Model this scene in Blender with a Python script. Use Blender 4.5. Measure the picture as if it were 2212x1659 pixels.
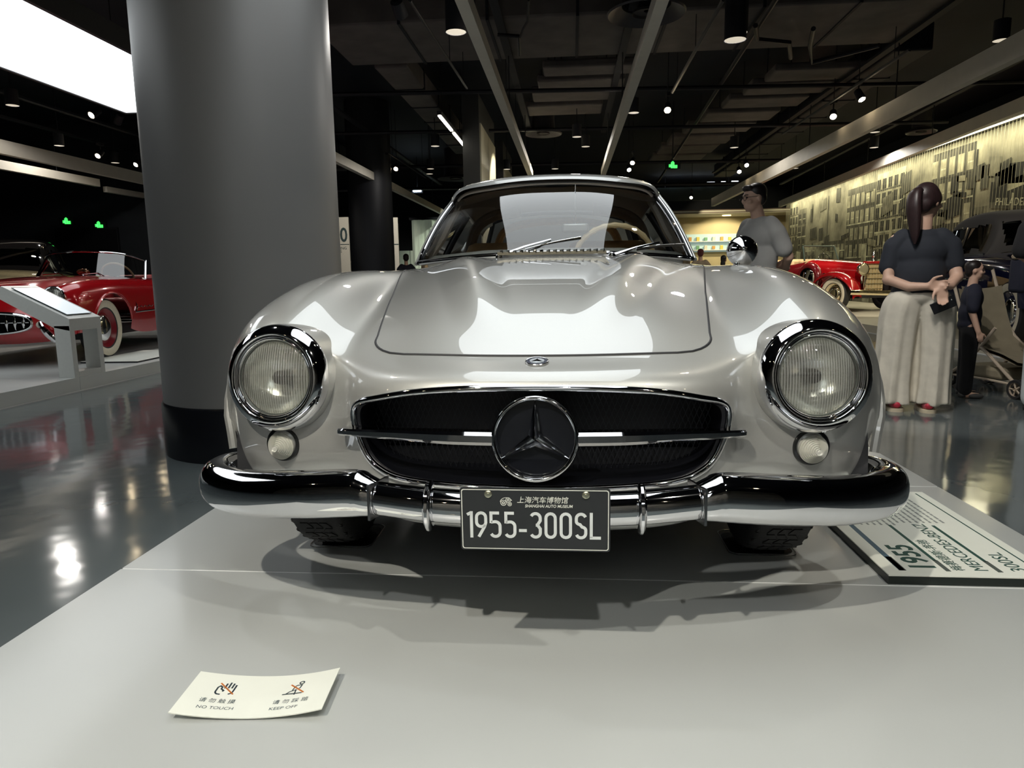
import bpy, bmesh, math, random
import numpy as np
from mathutils import Matrix, Vector
random.seed(7); rng = np.random.default_rng(7)
for o in list(bpy.data.objects): bpy.data.objects.remove(o, do_unlink=True)
SC = bpy.context.scene
COL = SC.collection
PI = math.pi
FLOOR = -0.13          # hall floor; the display platforms' tops are z = 0

# ---------------------------------------------------------------- camera
CAMP = np.array([0.0805, -2.154, 0.8377]); YAW, PITCH, ROLL, FPX = 0.08669, 0.15197, -0.014895, 1502.5
def _basis():
    f = np.array([-math.sin(YAW)*math.cos(PITCH), math.cos(YAW)*math.cos(PITCH), -math.sin(PITCH)])
    r = np.array([math.cos(YAW), math.sin(YAW), 0.]); u = np.cross(r, f)
    c, s = math.cos(ROLL), math.sin(ROLL)
    return c*r+s*u, -s*r+c*u, f
CR, CU, CF = _basis()
def at(px, py, axis, val):
    """point of the photo's pixel ray on the plane axis = val"""
    d = CF + CR*(px-1106.)/FPX - CU*(py-829.5)/FPX
    i = 'xyz'.index(axis); return CAMP + d*((val-CAMP[i])/d[i])
cam = bpy.data.cameras.new('camera'); camo = bpy.data.objects.new('camera', cam); COL.objects.link(camo)
cam.sensor_width = 36.0; cam.lens = FPX/2212*36; cam.clip_start = 0.02; cam.clip_end = 200
camo.matrix_world = Matrix(((CR[0], CU[0], -CF[0], CAMP[0]), (CR[1], CU[1], -CF[1], CAMP[1]), (CR[2], CU[2], -CF[2], CAMP[2]), (0, 0, 0, 1)))
SC.camera = camo

# ---------------------------------------------------------------- world, exposure, spot lamps
w = bpy.data.worlds.new('world'); SC.world = w; w.use_nodes = True
w.node_tree.nodes['Background'].inputs[0].default_value = (0.55, 0.6, 0.75, 1)
w.node_tree.nodes['Background'].inputs[1].default_value = 0.035
SC.view_settings.view_transform = 'Standard'; SC.view_settings.look = 'None'
SC.view_settings.gamma = 1.0; SC.view_settings.use_curve_mapping = False
SC.view_settings.exposure = 0.18
LIGHTBOX_POWER = 1.9
HALL_DOWN = 46
def spot(loc, target, power, size=50, blend=0.35, col=(1.0, 0.93, 0.80), rad=0.035):
    l = bpy.data.lights.new('spot_lamp', 'SPOT'); l.energy = power; l.spot_size = math.radians(size); l.spot_blend = blend
    l.color = col; l.shadow_soft_size = rad
    o = bpy.data.objects.new('spot_lamp', l); COL.objects.link(o); o.location = loc
    o.rotation_euler = (Vector(target)-Vector(loc)).to_track_quat('-Z', 'Y').to_euler()
    return o
# lamps of the ceiling tracks around the silver car
spot((-1.05, -3.0, 3.25), (0.05, -0.7, 0.2), 400, 62, .5, rad=.03)
spot((1.50, -2.2, 3.25), (0.15, -0.6, 0.2), 150, 62, .5, col=(1, .97, .88), rad=.03)
spot((-1.95, 0.2, 3.25), (0.1, -0.5, 0.1), 60, 64, .5, col=(.95, .97, 1), rad=.03)
spot((1.45, 0.9, 3.25), (0.3, -0.5, 0.1), 40, 60, .5, rad=.03)
spot((0.25, -3.6, 3.3), (0.15, -1.45, 0.0), 170, 44, .9, col=(1, .98, .92), rad=.05)
# lamps for the other cars, the coupe cabin, visitors and the unseen front wall
spot((-4.6, 3.4, 3.3), (-5.9, 5.5, 0.6), 260, 60, col=(1, .9, .8), rad=.22)
spot((-7.0, 8.0, 3.3), (-6.2, 5.8, 0.6), 120, 60, col=(1, .9, .8), rad=.10)
spot((-8.4, 7.5, 3.3), (-9.0, 9.5, 0.6), 80, 60, rad=.10)
spot((4.95, 9.8, 3.3), (6.2, 13.4, 0.5), 520, 50, col=(1, .88, .68), rad=.10)
spot((4.95, 14.6, 3.3), (6.0, 15.4, 0.5), 260, 60, col=(1, .86, .66), rad=.10)
spot((4.95, 5.6, 3.3), (6.8, 8.0, 0.8), 160, 55, col=(1, .9, .75), rad=.10)
spot((1.5, 1.5, 3.25), (2.6, 3.3, 0.7), 90, 55, col=(1, .95, .88), rad=.03)
spot((1.45, 3.6, 3.25), (0.0, 1.7, 1.0), 45, 40, col=(1, .9, .7), rad=.03)
spot((1.2, 0.9, 3.25), (2.5, 2.9, 0.9), 120, 45, col=(1, .95, .88), rad=.03)  # added lamp, brightens the woman in cream trousers
spot((-3.0, -5.5, 3.3), (-2.0, -8.8, 1.4), 150, 70, rad=.10); spot((2.8, -5.4, 3.3), (2.6, -8.8, 1.4), 150, 70, rad=.10)  # added lamps, wash the unseen front wall for brighter chrome reflections
# ---------------------------------------------------------------- materials
MATS = {}
def M_(name, col, rough=0.5, metal=0.0, coat=0.0, coat_rough=0.03, var=0.06, scale=40.0, bump=0.0, emit=None, spec=0.5, detail=3.0, stretch=None):
    if name in MATS: return MATS[name]
    m = bpy.data.materials.new(name); m.use_nodes = True; nt = m.node_tree; b = nt.nodes['Principled BSDF']
    b.inputs['Roughness'].default_value = rough; b.inputs['Metallic'].default_value = metal
    b.inputs['Coat Weight'].default_value = coat; b.inputs['Coat Roughness'].default_value = coat_rough
    b.inputs['Specular IOR Level'].default_value = spec
    tc = nt.nodes.new('ShaderNodeTexCoord'); n = nt.nodes.new('ShaderNodeTexNoise'); n.inputs['Scale'].default_value = scale; n.inputs['Detail'].default_value = detail
    if stretch:
        mp = nt.nodes.new('ShaderNodeMapping'); mp.inputs['Scale'].default_value = stretch
        nt.links.new(tc.outputs['Object'], mp.inputs[0]); nt.links.new(mp.outputs[0], n.inputs['Vector'])
    else: nt.links.new(tc.outputs['Object'], n.inputs['Vector'])
    r = nt.nodes.new('ShaderNodeValToRGB'); c = np.array(col)
    r.color_ramp.elements[0].position = .3; r.color_ramp.elements[1].position = .7
    r.color_ramp.elements[0].color = (*np.clip(c*(1-var), 0, 1), 1); r.color_ramp.elements[1].color = (*np.clip(c*(1+var), 0, 1), 1)
    nt.links.new(n.outputs['Fac'], r.inputs[0]); nt.links.new(r.outputs[0], b.inputs['Base Color'])
    if bump:
        bp = nt.nodes.new('ShaderNodeBump'); bp.inputs['Strength'].default_value = bump; bp.inputs['Distance'].default_value = 0.01
        nt.links.new(n.outputs['Fac'], bp.inputs['Height']); nt.links.new(bp.outputs[0], b.inputs['Normal'])
    if emit:
        b.inputs['Emission Color'].default_value = (*emit[:3], 1); b.inputs['Emission Strength'].default_value = emit[3]
    MATS[name] = m; return m
def glass_mat(name, tint=(1, 1, 1), ior=1.5, rough=0.0, ribs=None):
    """thin pane: clear pass-through plus Fresnel reflection"""
    m = bpy.data.materials.new(name); m.use_nodes = True; nt = m.node_tree; nt.nodes.clear()
    out = nt.nodes.new('ShaderNodeOutputMaterial'); mx = nt.nodes.new('ShaderNodeMixShader')
    tr = nt.nodes.new('ShaderNodeBsdfTransparent'); tr.inputs[0].default_value = (*tint, 1)
    gl = nt.nodes.new('ShaderNodeBsdfGlossy'); gl.inputs['Roughness'].default_value = rough
    fr = nt.nodes.new('ShaderNodeFresnel'); fr.inputs[0].default_value = ior
    ml = nt.nodes.new('ShaderNodeMath'); ml.operation = 'MULTIPLY'; ml.inputs[1].default_value = 3.2; ml.use_clamp = True
    nt.links.new(fr.outputs[0], ml.inputs[0]); nt.links.new(ml.outputs[0], mx.inputs[0])
    nt.links.new(tr.outputs[0], mx.inputs[1]); nt.links.new(gl.outputs[0], mx.inputs[2]); nt.links.new(mx.outputs[0], out.inputs[0])
    MATS[name] = m; return m
silver = M_('silver_paint', (.455, .46, .44), .40, .50, 1.0, .015, .012, 300)
silver.node_tree.nodes['Principled BSDF'].inputs['Coat IOR'].default_value = 1.9
chrome = M_('chrome', (.80, .80, .82), .035, 1.0, var=.02)
chrome_soft = M_('chrome_soft', (.7, .7, .7), .16, 1.0, var=.03)
black_gloss = M_('black_gloss', (.008, .009, .012), .12, 0, .5)
black_matte = M_('black_matte', (.012, .013, .016), .6)
rubber = M_('rubber', (.022, .022, .023), .62, var=.2, scale=120, bump=.15)
white_plain = M_('white_plain', (.78, .79, .78), .45, var=.02)
card_white = M_('card_white', (.80, .82, .74), .5, var=.015, scale=15)
ink = M_('ink_dark', (.035, .06, .065), .6)
ink_orange = M_('ink_orange', (.75, .28, .06), .55)
glass = glass_mat('window_glass', (.93, .95, .94))
glass_dark = glass_mat('tinted_glass', (.45, .48, .48))
cream = M_('cream_leather', (.74, .53, .30), .5, scale=60, bump=.05)
ivory = M_('ivory_plastic', (.74, .60, .36), .35, coat=.3)
grey_cloth = M_('grey_headliner', (.30, .27, .24), .85, scale=200, bump=.1)
beam_m = M_('beam_paint', (.86, .80, .69), .55, var=.03, scale=6)
dark_duct = M_('duct_paint', (.13, .112, .105), .7, var=.2, scale=3)
dark_iron = M_('dark_iron', (.010, .011, .017), .7, var=.2, scale=5)
grey_iron = M_('grey_iron', (.05, .05, .055), .5, .3)
red_paint = M_('red_paint', (.42, .006, .010), .18, .15, 1.0, .02, .03)
maroon_paint = M_('maroon_paint', (.15, .006, .010), .2, .1, 1.0, .02)
navy_paint = M_('navy_paint', (.010, .013, .055), .15, .2, 1.0, .02)
black_paint = M_('black_paint', (.010, .009, .009), .12, .0, 1.0, .02)
whitewall = M_('whitewall', (.72, .66, .52), .5, var=.05)
gold_chrome = M_('warm_chrome', (.82, .72, .52), .10, 1.0)
skin_m = M_('skin', (.62, .40, .30), .5, var=.05, scale=20)
hair_m = M_('dark_hair', (.014, .010, .010), .42, var=.4, scale=30, stretch=(8, 8, .6))
hair_brown = M_('brown_hair', (.030, .016, .017), .42, var=.4, scale=30, stretch=(8, 8, .6))
def lamp_mat(name, col, s): return M_(name, (.8, .8, .8), .5, emit=(*col, s), var=.01)
lamp_warm = lamp_mat('lamp_warm', (1, .80, .52), 28)
lamp_dim = lamp_mat('lamp_dim', (1, .88, .68), 0.55)
lamp_white = lamp_mat('lamp_white', (1, .94, .80), 9)
lamp_cold = lamp_mat('lamp_cold', (.75, .88, 1), 14)
lightbox_m = lamp_mat('lightbox_sheet', (.92, .975, 1.0), LIGHTBOX_POWER)
green_sign = lamp_mat('green_sign', (.05, .9, .12), 1.2)

# ---------------------------------------------------------------- objects
def setp(o, label=None, cat=None, group=None, kind=None):
    if label: o['label'] = label
    if cat: o['category'] = cat
    if group: o['group'] = group
    if kind: o['kind'] = kind
    return o
def thing(name, label, cat, loc=(0, 0, 0), rz=0.0, group=None, scale=None):
    o = bpy.data.objects.new(name, None); COL.objects.link(o); o.location = loc; o.rotation_euler = (0, 0, rz); o.empty_display_size = .1
    if scale: o.scale = scale
    return setp(o, label, cat, group)
def copy_tree(o, parent=None):
    c = o.copy(); COL.objects.link(c)
    if parent is not None: c.parent = parent
    for ch in list(o.children): copy_tree(ch, c)
    return c
def xf(loc=(0, 0, 0), rx=0, ry=0, rz=0, s=(1, 1, 1)):
    return Matrix.Translation(loc) @ Matrix.Rotation(rz, 4, 'Z') @ Matrix.Rotation(ry, 4, 'Y') @ Matrix.Rotation(rx, 4, 'X') @ Matrix.Diagonal((*s, 1))
def face_to(loc, nrm, up=(0, 0, 1)):
    """matrix whose local z points along nrm"""
    z = Vector(nrm).normalized(); x = Vector(up).cross(z)
    if x.length < 1e-5: x = Vector((1, 0, 0))
    x.normalize(); y = z.cross(x)
    return Matrix(((x.x, y.x, z.x, loc[0]), (x.y, y.y, z.y, loc[1]), (x.z, y.z, z.z, loc[2]), (0, 0, 0, 1)))
def cr(pts, k=6, closed=False):
    """Catmull-Rom through points (any dimension)"""
    P = np.array(pts, float); n = len(P); out = []
    rngi = range(n if closed else n-1)
    for i in rngi:
        if closed: a, b, c, d = P[(i-1) % n], P[i], P[(i+1) % n], P[(i+2) % n]
        else: a, b, c, d = P[max(i-1, 0)], P[i], P[i+1], P[min(i+2, n-1)]
        for j in range(k):
            t = j/k
            out.append(.5*((2*b)+(c-a)*t+(2*a-5*b+4*c-d)*t*t+(3*b-a-3*c+d)*t**3))
    if not closed: out.append(P[-1])
    return np.array(out)
class MB:
    def __init__(s): s.v = []; s.f = []
    def add(s, V, F, M=None):
        o = len(s.v)
        if M is not None: V = [M @ Vector(p) for p in V]
        s.v += [tuple(p) for p in V]; s.f += [tuple(i+o for i in q) for q in F]; return s
    def box(s, c, d, M=None, rz=0):
        hx, hy, hz = d[0]/2, d[1]/2, d[2]/2
        V = [(x, y, z) for x in (-hx, hx) for y in (-hy, hy) for z in (-hz, hz)]
        F = [(0, 1, 3, 2), (4, 6, 7, 5), (0, 4, 5, 1), (2, 3, 7, 6), (0, 2, 6, 4), (1, 5, 7, 3)]
        T = xf(c, rz=rz)
        return s.add(V, F, (M @ T) if M is not None else T)
    def beam(s, a, b, wd, ht, up=(0, 0, 1)):
        a, b = Vector(a), Vector(b); d = (b-a); x = d.normalized(); y = Vector(up).cross(x); y.normalize(); z = x.cross(y); V = []
        for p in (a, b):
            for i, j in ((-1, -1), (1, -1), (1, 1), (-1, 1)): V.append(p+y*i*wd/2+z*j*ht/2)
        return s.add(V, [(0, 1, 2, 3), (7, 6, 5, 4), (0, 4, 5, 1), (1, 5, 6, 2), (2, 6, 7, 3), (3, 7, 4, 0)])
    def grid(s, A, cu=False, cv=False):
        A = np.asarray(A); m, n = A.shape[:2]; V = A.reshape(-1, 3).tolist(); F = []
        for i in range(m if cu else m-1):
            for j in range(n if cv else n-1):
                a, b = i*n+j, i*n+(j+1) % n; c, d = ((i+1) % m)*n+(j+1) % n, ((i+1) % m)*n+j
                F.append((a, b, c, d))
        return s.add(V, F)
    def tube(s, pts, r, n=8, closed=False, cap=True, sq=None, up=None):
        """sq = (a, b) scales the section along the frame's two axes; r scalar or list"""
        P = [Vector(p) for p in pts]; m = len(P); R = r if hasattr(r, '__len__') else [r]*m
        rows = []; prev = None
        for i in range(m):
            t = (P[(i+1) % m]-P[i-1]) if closed else (P[min(i+1, m-1)]-P[max(i-1, 0)])
            if t.length < 1e-9: t = Vector((0, 0, 1))
            t.normalize()
            if up is not None: a = Vector(up)-t*t.dot(Vector(up))
            elif prev is None: a = t.orthogonal()
            else: a = prev-t*t.dot(prev)
            if a.length < 1e-6: a = t.orthogonal()
            a.normalize(); prev = a; b = t.cross(a)
            sa, sb = sq if sq else (1, 1)
            rows.append([P[i]+a*math.cos(2*PI*k/n)*R[i]*sa+b*math.sin(2*PI*k/n)*R[i]*sb for k in range(n)])
        o = len(s.v); s.grid(np.array([[tuple(q) for q in row] for row in rows]), cu=closed, cv=True)
        if cap and not closed:
            s.f.append(tuple(o+k for k in range(n))[::-1]); s.f.append(tuple(o+(m-1)*n+k for k in range(n)))
        return s
    def lathe(s, prof, n=24, M=None, a0=0, a1=2*PI, sx=1, sy=1):
        full = abs(a1-a0-2*PI) < 1e-6; k = n if full else n+1; V = []; F = []; m = len(prof)
        for i in range(k):
            a = a0+(a1-a0)*i/n
            for r, h in prof: V.append((r*math.cos(a)*sx, r*math.sin(a)*sy, h))
        for i in range(n):
            j = (i+1) % k
            for q in range(m-1): F.append((i*m+q, j*m+q, j*m+q+1, i*m+q+1))
        return s.add(V, F, M)
    def disc(s, r, h, n=24, M=None):
        return s.add([(r*math.cos(2*PI*i/n), r*math.sin(2*PI*i/n), h) for i in range(n)], [tuple(range(n))], M)
    def cyl(s, a, b, r, n=12, r2=None): return s.tube([a, b], [r, r if r2 is None else r2], n)
    def prism(s, poly, h, M=None):
        n = len(poly); V = [(x, y, 0) for x, y in poly]+[(x, y, h) for x, y in poly]
        F = [tuple(range(n))[::-1], tuple(range(n, 2*n))]+[(i, (i+1) % n, n+(i+1) % n, n+i) for i in range(n)]
        return s.add(V, F, M)
    def ball(s, c, r, n=16, m=10, M=None):
        r = r if hasattr(r, '__len__') else (r, r, r); V = []; F = []
        for i in range(m+1):
            a = PI*i/m
            for j in range(n):
                b = 2*PI*j/n; V.append((c[0]+r[0]*math.sin(a)*math.cos(b), c[1]+r[1]*math.sin(a)*math.sin(b), c[2]+r[2]*math.cos(a)))
        for i in range(m):
            for j in range(n): F.append((i*n+j, (i+1)*n+j, (i+1)*n+(j+1) % n, i*n+(j+1) % n))
        return s.add(V, F, M)
    def mirror(s):
        o = len(s.v); s.f += [tuple(i+o for i in q)[::-1] for q in s.f]; s.v += [(-x, y, z) for x, y, z in s.v]; return s
    def build(s, name, mat, parent=None, smooth=True, ang=35, bev=0, label=None, cat=None, group=None, kind=None, sub=0, merge=0, loc=None, fix=True):
        me = bpy.data.meshes.new(name); me.from_pydata([tuple(map(float, v)) for v in s.v], [], s.f)
        if merge or fix:
            bm = bmesh.new(); bm.from_mesh(me)
            if merge: bmesh.ops.remove_doubles(bm, verts=bm.verts, dist=merge)
            if fix: bmesh.ops.recalc_face_normals(bm, faces=bm.faces)
            bm.to_mesh(me); bm.free()
        me.materials.append(mat)
        if smooth:
            me.polygons.foreach_set('use_smooth', [True]*len(me.polygons)); me.set_sharp_from_angle(angle=math.radians(ang))
        me.update()
        o = bpy.data.objects.new(name, me); COL.objects.link(o)
        if loc is not None: o.location = loc
        if parent is not None: o.parent = parent
        if bev:
            b = o.modifiers.new('bevel', 'BEVEL'); b.width = bev; b.segments = 2; b.limit_method = 'ANGLE'
        if sub:
            b = o.modifiers.new('sub', 'SUBSURF'); b.levels = b.render_levels = sub
        return setp(o, label, cat, group, kind)
def text_geo(body, size, sx=1.0, extrude=0.0005, align='LEFT', shear=0.0, bold=0.0):
    cu = bpy.data.curves.new('txt', 'FONT'); cu.body = body; cu.size = size; cu.extrude = extrude; cu.align_x = align; cu.shear = shear; cu.offset = bold
    cu.resolution_u = 3
    ob = bpy.data.objects.new('txt', cu); COL.objects.link(ob); bpy.context.view_layer.update()
    me = bpy.data.meshes.new_from_object(ob.evaluated_get(bpy.context.evaluated_depsgraph_get()))
    V = [(v.co.x*sx, v.co.y, v.co.z) for v in me.vertices]; F = [tuple(p.vertices) for p in me.polygons]
    bpy.data.objects.remove(ob, do_unlink=True); bpy.data.meshes.remove(me)
    return V, F
def text(body, size, M, mat, parent, name='lettering', **k):
    V, F = text_geo(body, size, **k)
    return MB().add(V, F, M).build(name, mat, parent, smooth=False, fix=False)
def strokes(paths, width, h=0.0006):
    """flat ribbon geometry for 2-D polylines, butt ends"""
    mb = MB()
    for P in paths:
        P = [Vector(p) for p in P]; n = len(P); Ls = []; Rs = []
        for i in range(n):
            d0 = (P[i]-P[i-1]) if i else (P[1]-P[0]); d1 = (P[i+1]-P[i]) if i < n-1 else d0
            d0 = d0.normalized(); d1 = d1.normalized(); t = d0+d1
            t = t.normalized() if t.length > 1e-6 else d0
            nn = Vector((-t.y, t.x)); c = max(.5, nn.dot(Vector((-d0.y, d0.x)))); nn = nn*(width/2/c)
            Ls.append(P[i]+nn); Rs.append(P[i]-nn)
        o = len(mb.v)
        for z in (0, h):
            for q in Ls: mb.v.append((q.x, q.y, z))
            for q in Rs: mb.v.append((q.x, q.y, z))
        for i in range(n-1):
            mb.f.append((o+i, o+i+1, o+n+i+1, o+n+i)); k = o+2*n
            mb.f.append((k+i, k+n+i, k+n+i+1, k+i+1))
    return mb
def arc(cx, cy, rx, ry, a0, a1, n=8):
    return [(cx+rx*math.cos(math.radians(a0+(a1-a0)*i/n)), cy+ry*math.sin(math.radians(a0+(a1-a0)*i/n))) for i in range(n+1)]
def remesh(o, vox=.012, smooth=6, fac=.5):
    r = o.modifiers.new('remesh', 'REMESH'); r.mode = 'VOXEL'; r.voxel_size = vox; r.use_smooth_shade = True
    if smooth:
        q = o.modifiers.new('smooth', 'SMOOTH'); q.iterations = smooth; q.factor = fac
    return o
# tensor cubic B-spline that (nearly) passes through its control rows
def _bw(t):
    return np.stack([(1-t)**3/6, (3*t**3-6*t**2+4)/6, (-3*t**3+3*t**2+3*t+1)/6, t**3/6], -1)
class Surf:
    def __init__(s, P, sym=True, it=2):
        s.P = np.array(P, float); s.sym = sym; Q = s.P.copy(); m, n = Q.shape[:2]; s.Q = Q
        jj, ii = np.meshgrid(np.arange(n), np.arange(m))
        for _ in range(it):
            s.Q = Q; Q = Q+(s.P-s.ev(jj.astype(float), ii.astype(float)))
        s.Q = Q
    def pad(s):
        Q = s.Q
        L = Q[:, 1:2]*np.array([-1, 1, 1]) if s.sym else 2*Q[:, :1]-Q[:, 1:2]
        Q = np.concatenate([L, Q, 2*Q[:, -1:]-Q[:, -2:-1]], 1)
        return np.concatenate([2*Q[:1]-Q[1:2], Q, 2*Q[-1:]-Q[-2:-1]], 0)
    def ev(s, u, v):
        Q = s.pad(); m, n = s.Q.shape[:2]
        u = np.clip(u, 0, n-1); v = np.clip(v, 0, m-1)
        i = np.minimum(v.astype(int), m-2); j = np.minimum(u.astype(int), n-2); wv = _bw(v-i); wu = _bw(u-j)
        out = np.zeros(u.shape+(3,))
        for a in range(4):
            for b in range(4): out += (wv[..., a]*wu[..., b])[..., None]*Q[i+a, j+b]
        return out
    def inv(s, A, B, ax=(0, 1), g=(3., 6.), box=None, it=18):
        """(u, v) where the surface has coordinates A, B along the two axes"""
        A = np.asarray(A, float); B = np.asarray(B, float); sg = np.sign(A)+(A == 0) if ax[0] == 0 else np.ones_like(A)
        T = np.stack([np.abs(A) if ax[0] == 0 else A, B], -1)
        m, n = s.P.shape[:2]; v0, v1 = box if box else (0, m-1)
        uu, vv = np.meshgrid(np.linspace(0, n-1, 34), np.linspace(v0, v1, 40)); S = s.ev(uu, vv)[..., list(ax)].reshape(-1, 2)
        flat = T.reshape(-1, 2); idx = np.concatenate([np.argmin(((S[None]-q[:, None])**2).sum(-1), 1) for q in np.array_split(flat, max(1, len(flat)//400))])
        u = uu.ravel()[idx].copy(); v = vv.ravel()[idx].copy(); e = 1e-3
        for _ in range(it):
            p = s.ev(u, v)[:, list(ax)]; du = (s.ev(u+e, v)[:, list(ax)]-s.ev(u-e, v)[:, list(ax)])/(2*e); dv = (s.ev(u, v+e)[:, list(ax)]-s.ev(u, v-e)[:, list(ax)])/(2*e)
            r = flat-p; det = du[:, 0]*dv[:, 1]-du[:, 1]*dv[:, 0]; det = np.where(np.abs(det) < 1e-9, 1e-9, det)
            u = u+np.clip((r[:, 0]*dv[:, 1]-r[:, 1]*dv[:, 0])/det, -.3, .3); v = v+np.clip((du[:, 0]*r[:, 1]-du[:, 1]*r[:, 0])/det, -.3, .3)
            u = np.clip(u, 0, n-1); v = np.clip(v, v0, v1)
        p = s.ev(u, v); nn = np.cross(s.ev(u+e, v)-s.ev(u-e, v), s.ev(u, v+e)-s.ev(u, v-e)); nn /= np.linalg.norm(nn, axis=1)[:, None]+1e-12
        p[:, 0] *= sg.ravel(); nn[:, 0] *= sg.ravel()
        return p, nn
def inpoly(x, y, poly):
    poly = np.asarray(poly); c = np.zeros(x.shape, bool); n = len(poly)
    for i in range(n):
        (x0, y0), (x1, y1) = poly[i-1][:2], poly[i][:2]
        c ^= ((y0 > y) != (y1 > y)) & (x < (x1-x0)*(y-y0)/(y1-y0+1e-15)+x0)
    return c
def full_grid(S, ku, kv):
    """both halves of a symmetric surface as one array"""
    m, n = S.P.shape[:2]; u = np.linspace(0, n-1, (n-1)*ku+1); v = np.linspace(0, m-1, (m-1)*kv+1)
    A = S.ev(*np.meshgrid(u, v)); B = A[:, 1:][:, ::-1]*np.array([-1, 1, 1]); A = A.copy(); A[:, 0, 0] = 0
    return np.concatenate([B, A], 1)
def cut_grid(A, kill):
    """faces of a grid whose centre is not in kill(cx, cy, cz)"""
    m, n = A.shape[:2]; C = (A[:-1, :-1]+A[1:, :-1]+A[:-1, 1:]+A[1:, 1:])/4; K = kill(C[..., 0], C[..., 1], C[..., 2])
    F = [(i*n+j, i*n+j+1, (i+1)*n+j+1, (i+1)*n+j) for i in range(m-1) for j in range(n-1) if not K[i, j]]
    used = sorted({i for f in F for i in f}); mp = {a: b for b, a in enumerate(used)}; V = A.reshape(-1, 3)
    mb = MB(); mb.v = [tuple(V[i]) for i in used]; mb.f = [tuple(mp[i] for i in f) for f in F]; return mb
# ================================================================ the hall
def floor_mat():
    m = M_('hall_floor', (.115, .135, .14), .10, 0, .0, var=.10, scale=1.3, spec=.9)
    nt = m.node_tree; b = nt.nodes['Principled BSDF']; tc = nt.nodes.new('ShaderNodeTexCoord')
    n = nt.nodes.new('ShaderNodeTexNoise'); n.inputs['Scale'].default_value = 3.0; n.inputs['Detail'].default_value = 2
    nt.links.new(tc.outputs['Object'], n.inputs['Vector'])
    bp = nt.nodes.new('ShaderNodeBump'); bp.inputs['Strength'].default_value = .10; bp.inputs['Distance'].default_value = .03
    nt.links.new(n.outputs['Fac'], bp.inputs['Height']); nt.links.new(bp.outputs[0], b.inputs['Normal'])
    return m
FM = floor_mat()
wall_dark = M_('wall_dark', (.010, .012, .018), .7, var=.15, scale=2)
wall_grey = M_('wall_grey', (.05, .055, .06), .7, var=.1, scale=2)
ceil_dark = M_('ceiling_dark', (.006, .008, .017), .8, var=.3, scale=1)
X0, X1, Y0, Y1, CEIL = -18.0, 9.5, -9.0, 30.0, 4.6
def struct(name, mb, mat, **k): return mb.build(name, mat, kind='structure', smooth=False, **k)
struct('floor', MB().box(((X0+X1)/2, (Y0+Y1)/2, FLOOR-.05), (X1-X0, Y1-Y0, .1)), FM)
struct('ceiling', MB().box(((X0+X1)/2, (Y0+Y1)/2, CEIL+.05), (X1-X0, Y1-Y0, .1)), ceil_dark)
struct('wall_left', MB().box((X0-.05, (Y0+Y1)/2, (CEIL+FLOOR)/2), (.1, Y1-Y0, CEIL-FLOOR)), wall_dark)
struct('wall_right', MB().box((X1+.05, (Y0+Y1)/2, (CEIL+FLOOR)/2), (.1, Y1-Y0, CEIL-FLOOR)), wall_dark)
struct('wall_back', MB().box(((X0+X1)/2, Y1+.05, (CEIL+FLOOR)/2), (X1-X0, .1, CEIL-FLOOR)), wall_dark)
struct('wall_front', MB().box(((X0+X1)/2, Y0-.05, (CEIL+FLOOR)/2), (X1-X0, .1, CEIL-FLOOR)), M_('wall_pale', (.35, .34, .31), .7, var=.3, scale=.8))
# dark partition with the double door behind the red roadster
struct('wall_partition', MB().box((-13.2, 14.3, (CEIL+FLOOR)/2), (9.4, .2, CEIL-FLOOR)), M_('partition_grey', (.022, .026, .032), .65, var=.1, scale=2))
dr = MB().box((-11.65, 14.17, 1.03), (1.62, .06, 2.3)).build('door_1', black_matte, kind='structure')
for sx in (-.40, .40): MB().box((-11.65+sx, 14.13, 1.03), (.76, .03, 2.2)).build('door_leaf', M_('door_black', (.006, .006, .008), .5), dr, smooth=False)

# ---- white platforms
plat_m = M_('platform_lacquer', (.47, .49, .48), .30, 0, .35, .12, .05, 1.6)
plat_joint_glint = M_('platform_joint_glint', (.90, .91, .90), .5, var=.02)  # near-white joint paints the light caught on panel edges into its colour
def platform(name, label, x0, x1, ys, z0=FLOOR, mat=plat_m):
    t = thing(name, label, 'platform', ((x0+x1)/2, (ys[0]+ys[-1])/2, z0)); h = -z0; cy = (ys[0]+ys[-1])/2; hx = (x1-x0)/2
    MB().box((0, 0, h/2-.0004), (x1-x0-.006, ys[-1]-ys[0]-.006, h-.0008)).build('base', plat_joint_glint, t, smooth=False)
    MB().box((0, 0, .006), (x1-x0-.02, ys[-1]-ys[0]-.02, .012)).build('shadow_gap', black_matte, t, smooth=False)
    me = {}
    for a, b in zip(ys[:-1], ys[1:]):
        k = round(b-a, 3)
        if k in me:
            o = me[k].copy(); COL.objects.link(o)
        else:
            o = me[k] = MB().box((0, 0, 0), (x1-x0, k-.007, h-.012)).build('panel', mat, t, smooth=False)
        o.parent = t; o.location = (0, (a+b)/2-cy, h-(h-.012)/2)
    return t
PY = [-.30+.92*k for k in range(-1, 6)]
platform('display_platform', 'low light grey lacquered platform under the silver coupe', -1.253, 1.515, PY)
platform('display_platform', 'low white platform under the red roadster and the info lectern', -9.3, -4.38, [1.2, 3.75, 6.3, 8.85, 11.4], mat=M_('platform_white', (.66, .68, .66), .32, 0, .3, .1, .03, 2))
platform('display_platform', 'low pale platform under the two cars by the mural', 4.85, 8.3, [4.4, 8.2, 12.0, 15.8, 19.6], mat=M_('platform_cream', (.62, .58, .48), .35, 0, .3, .1, .03, 2))

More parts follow.
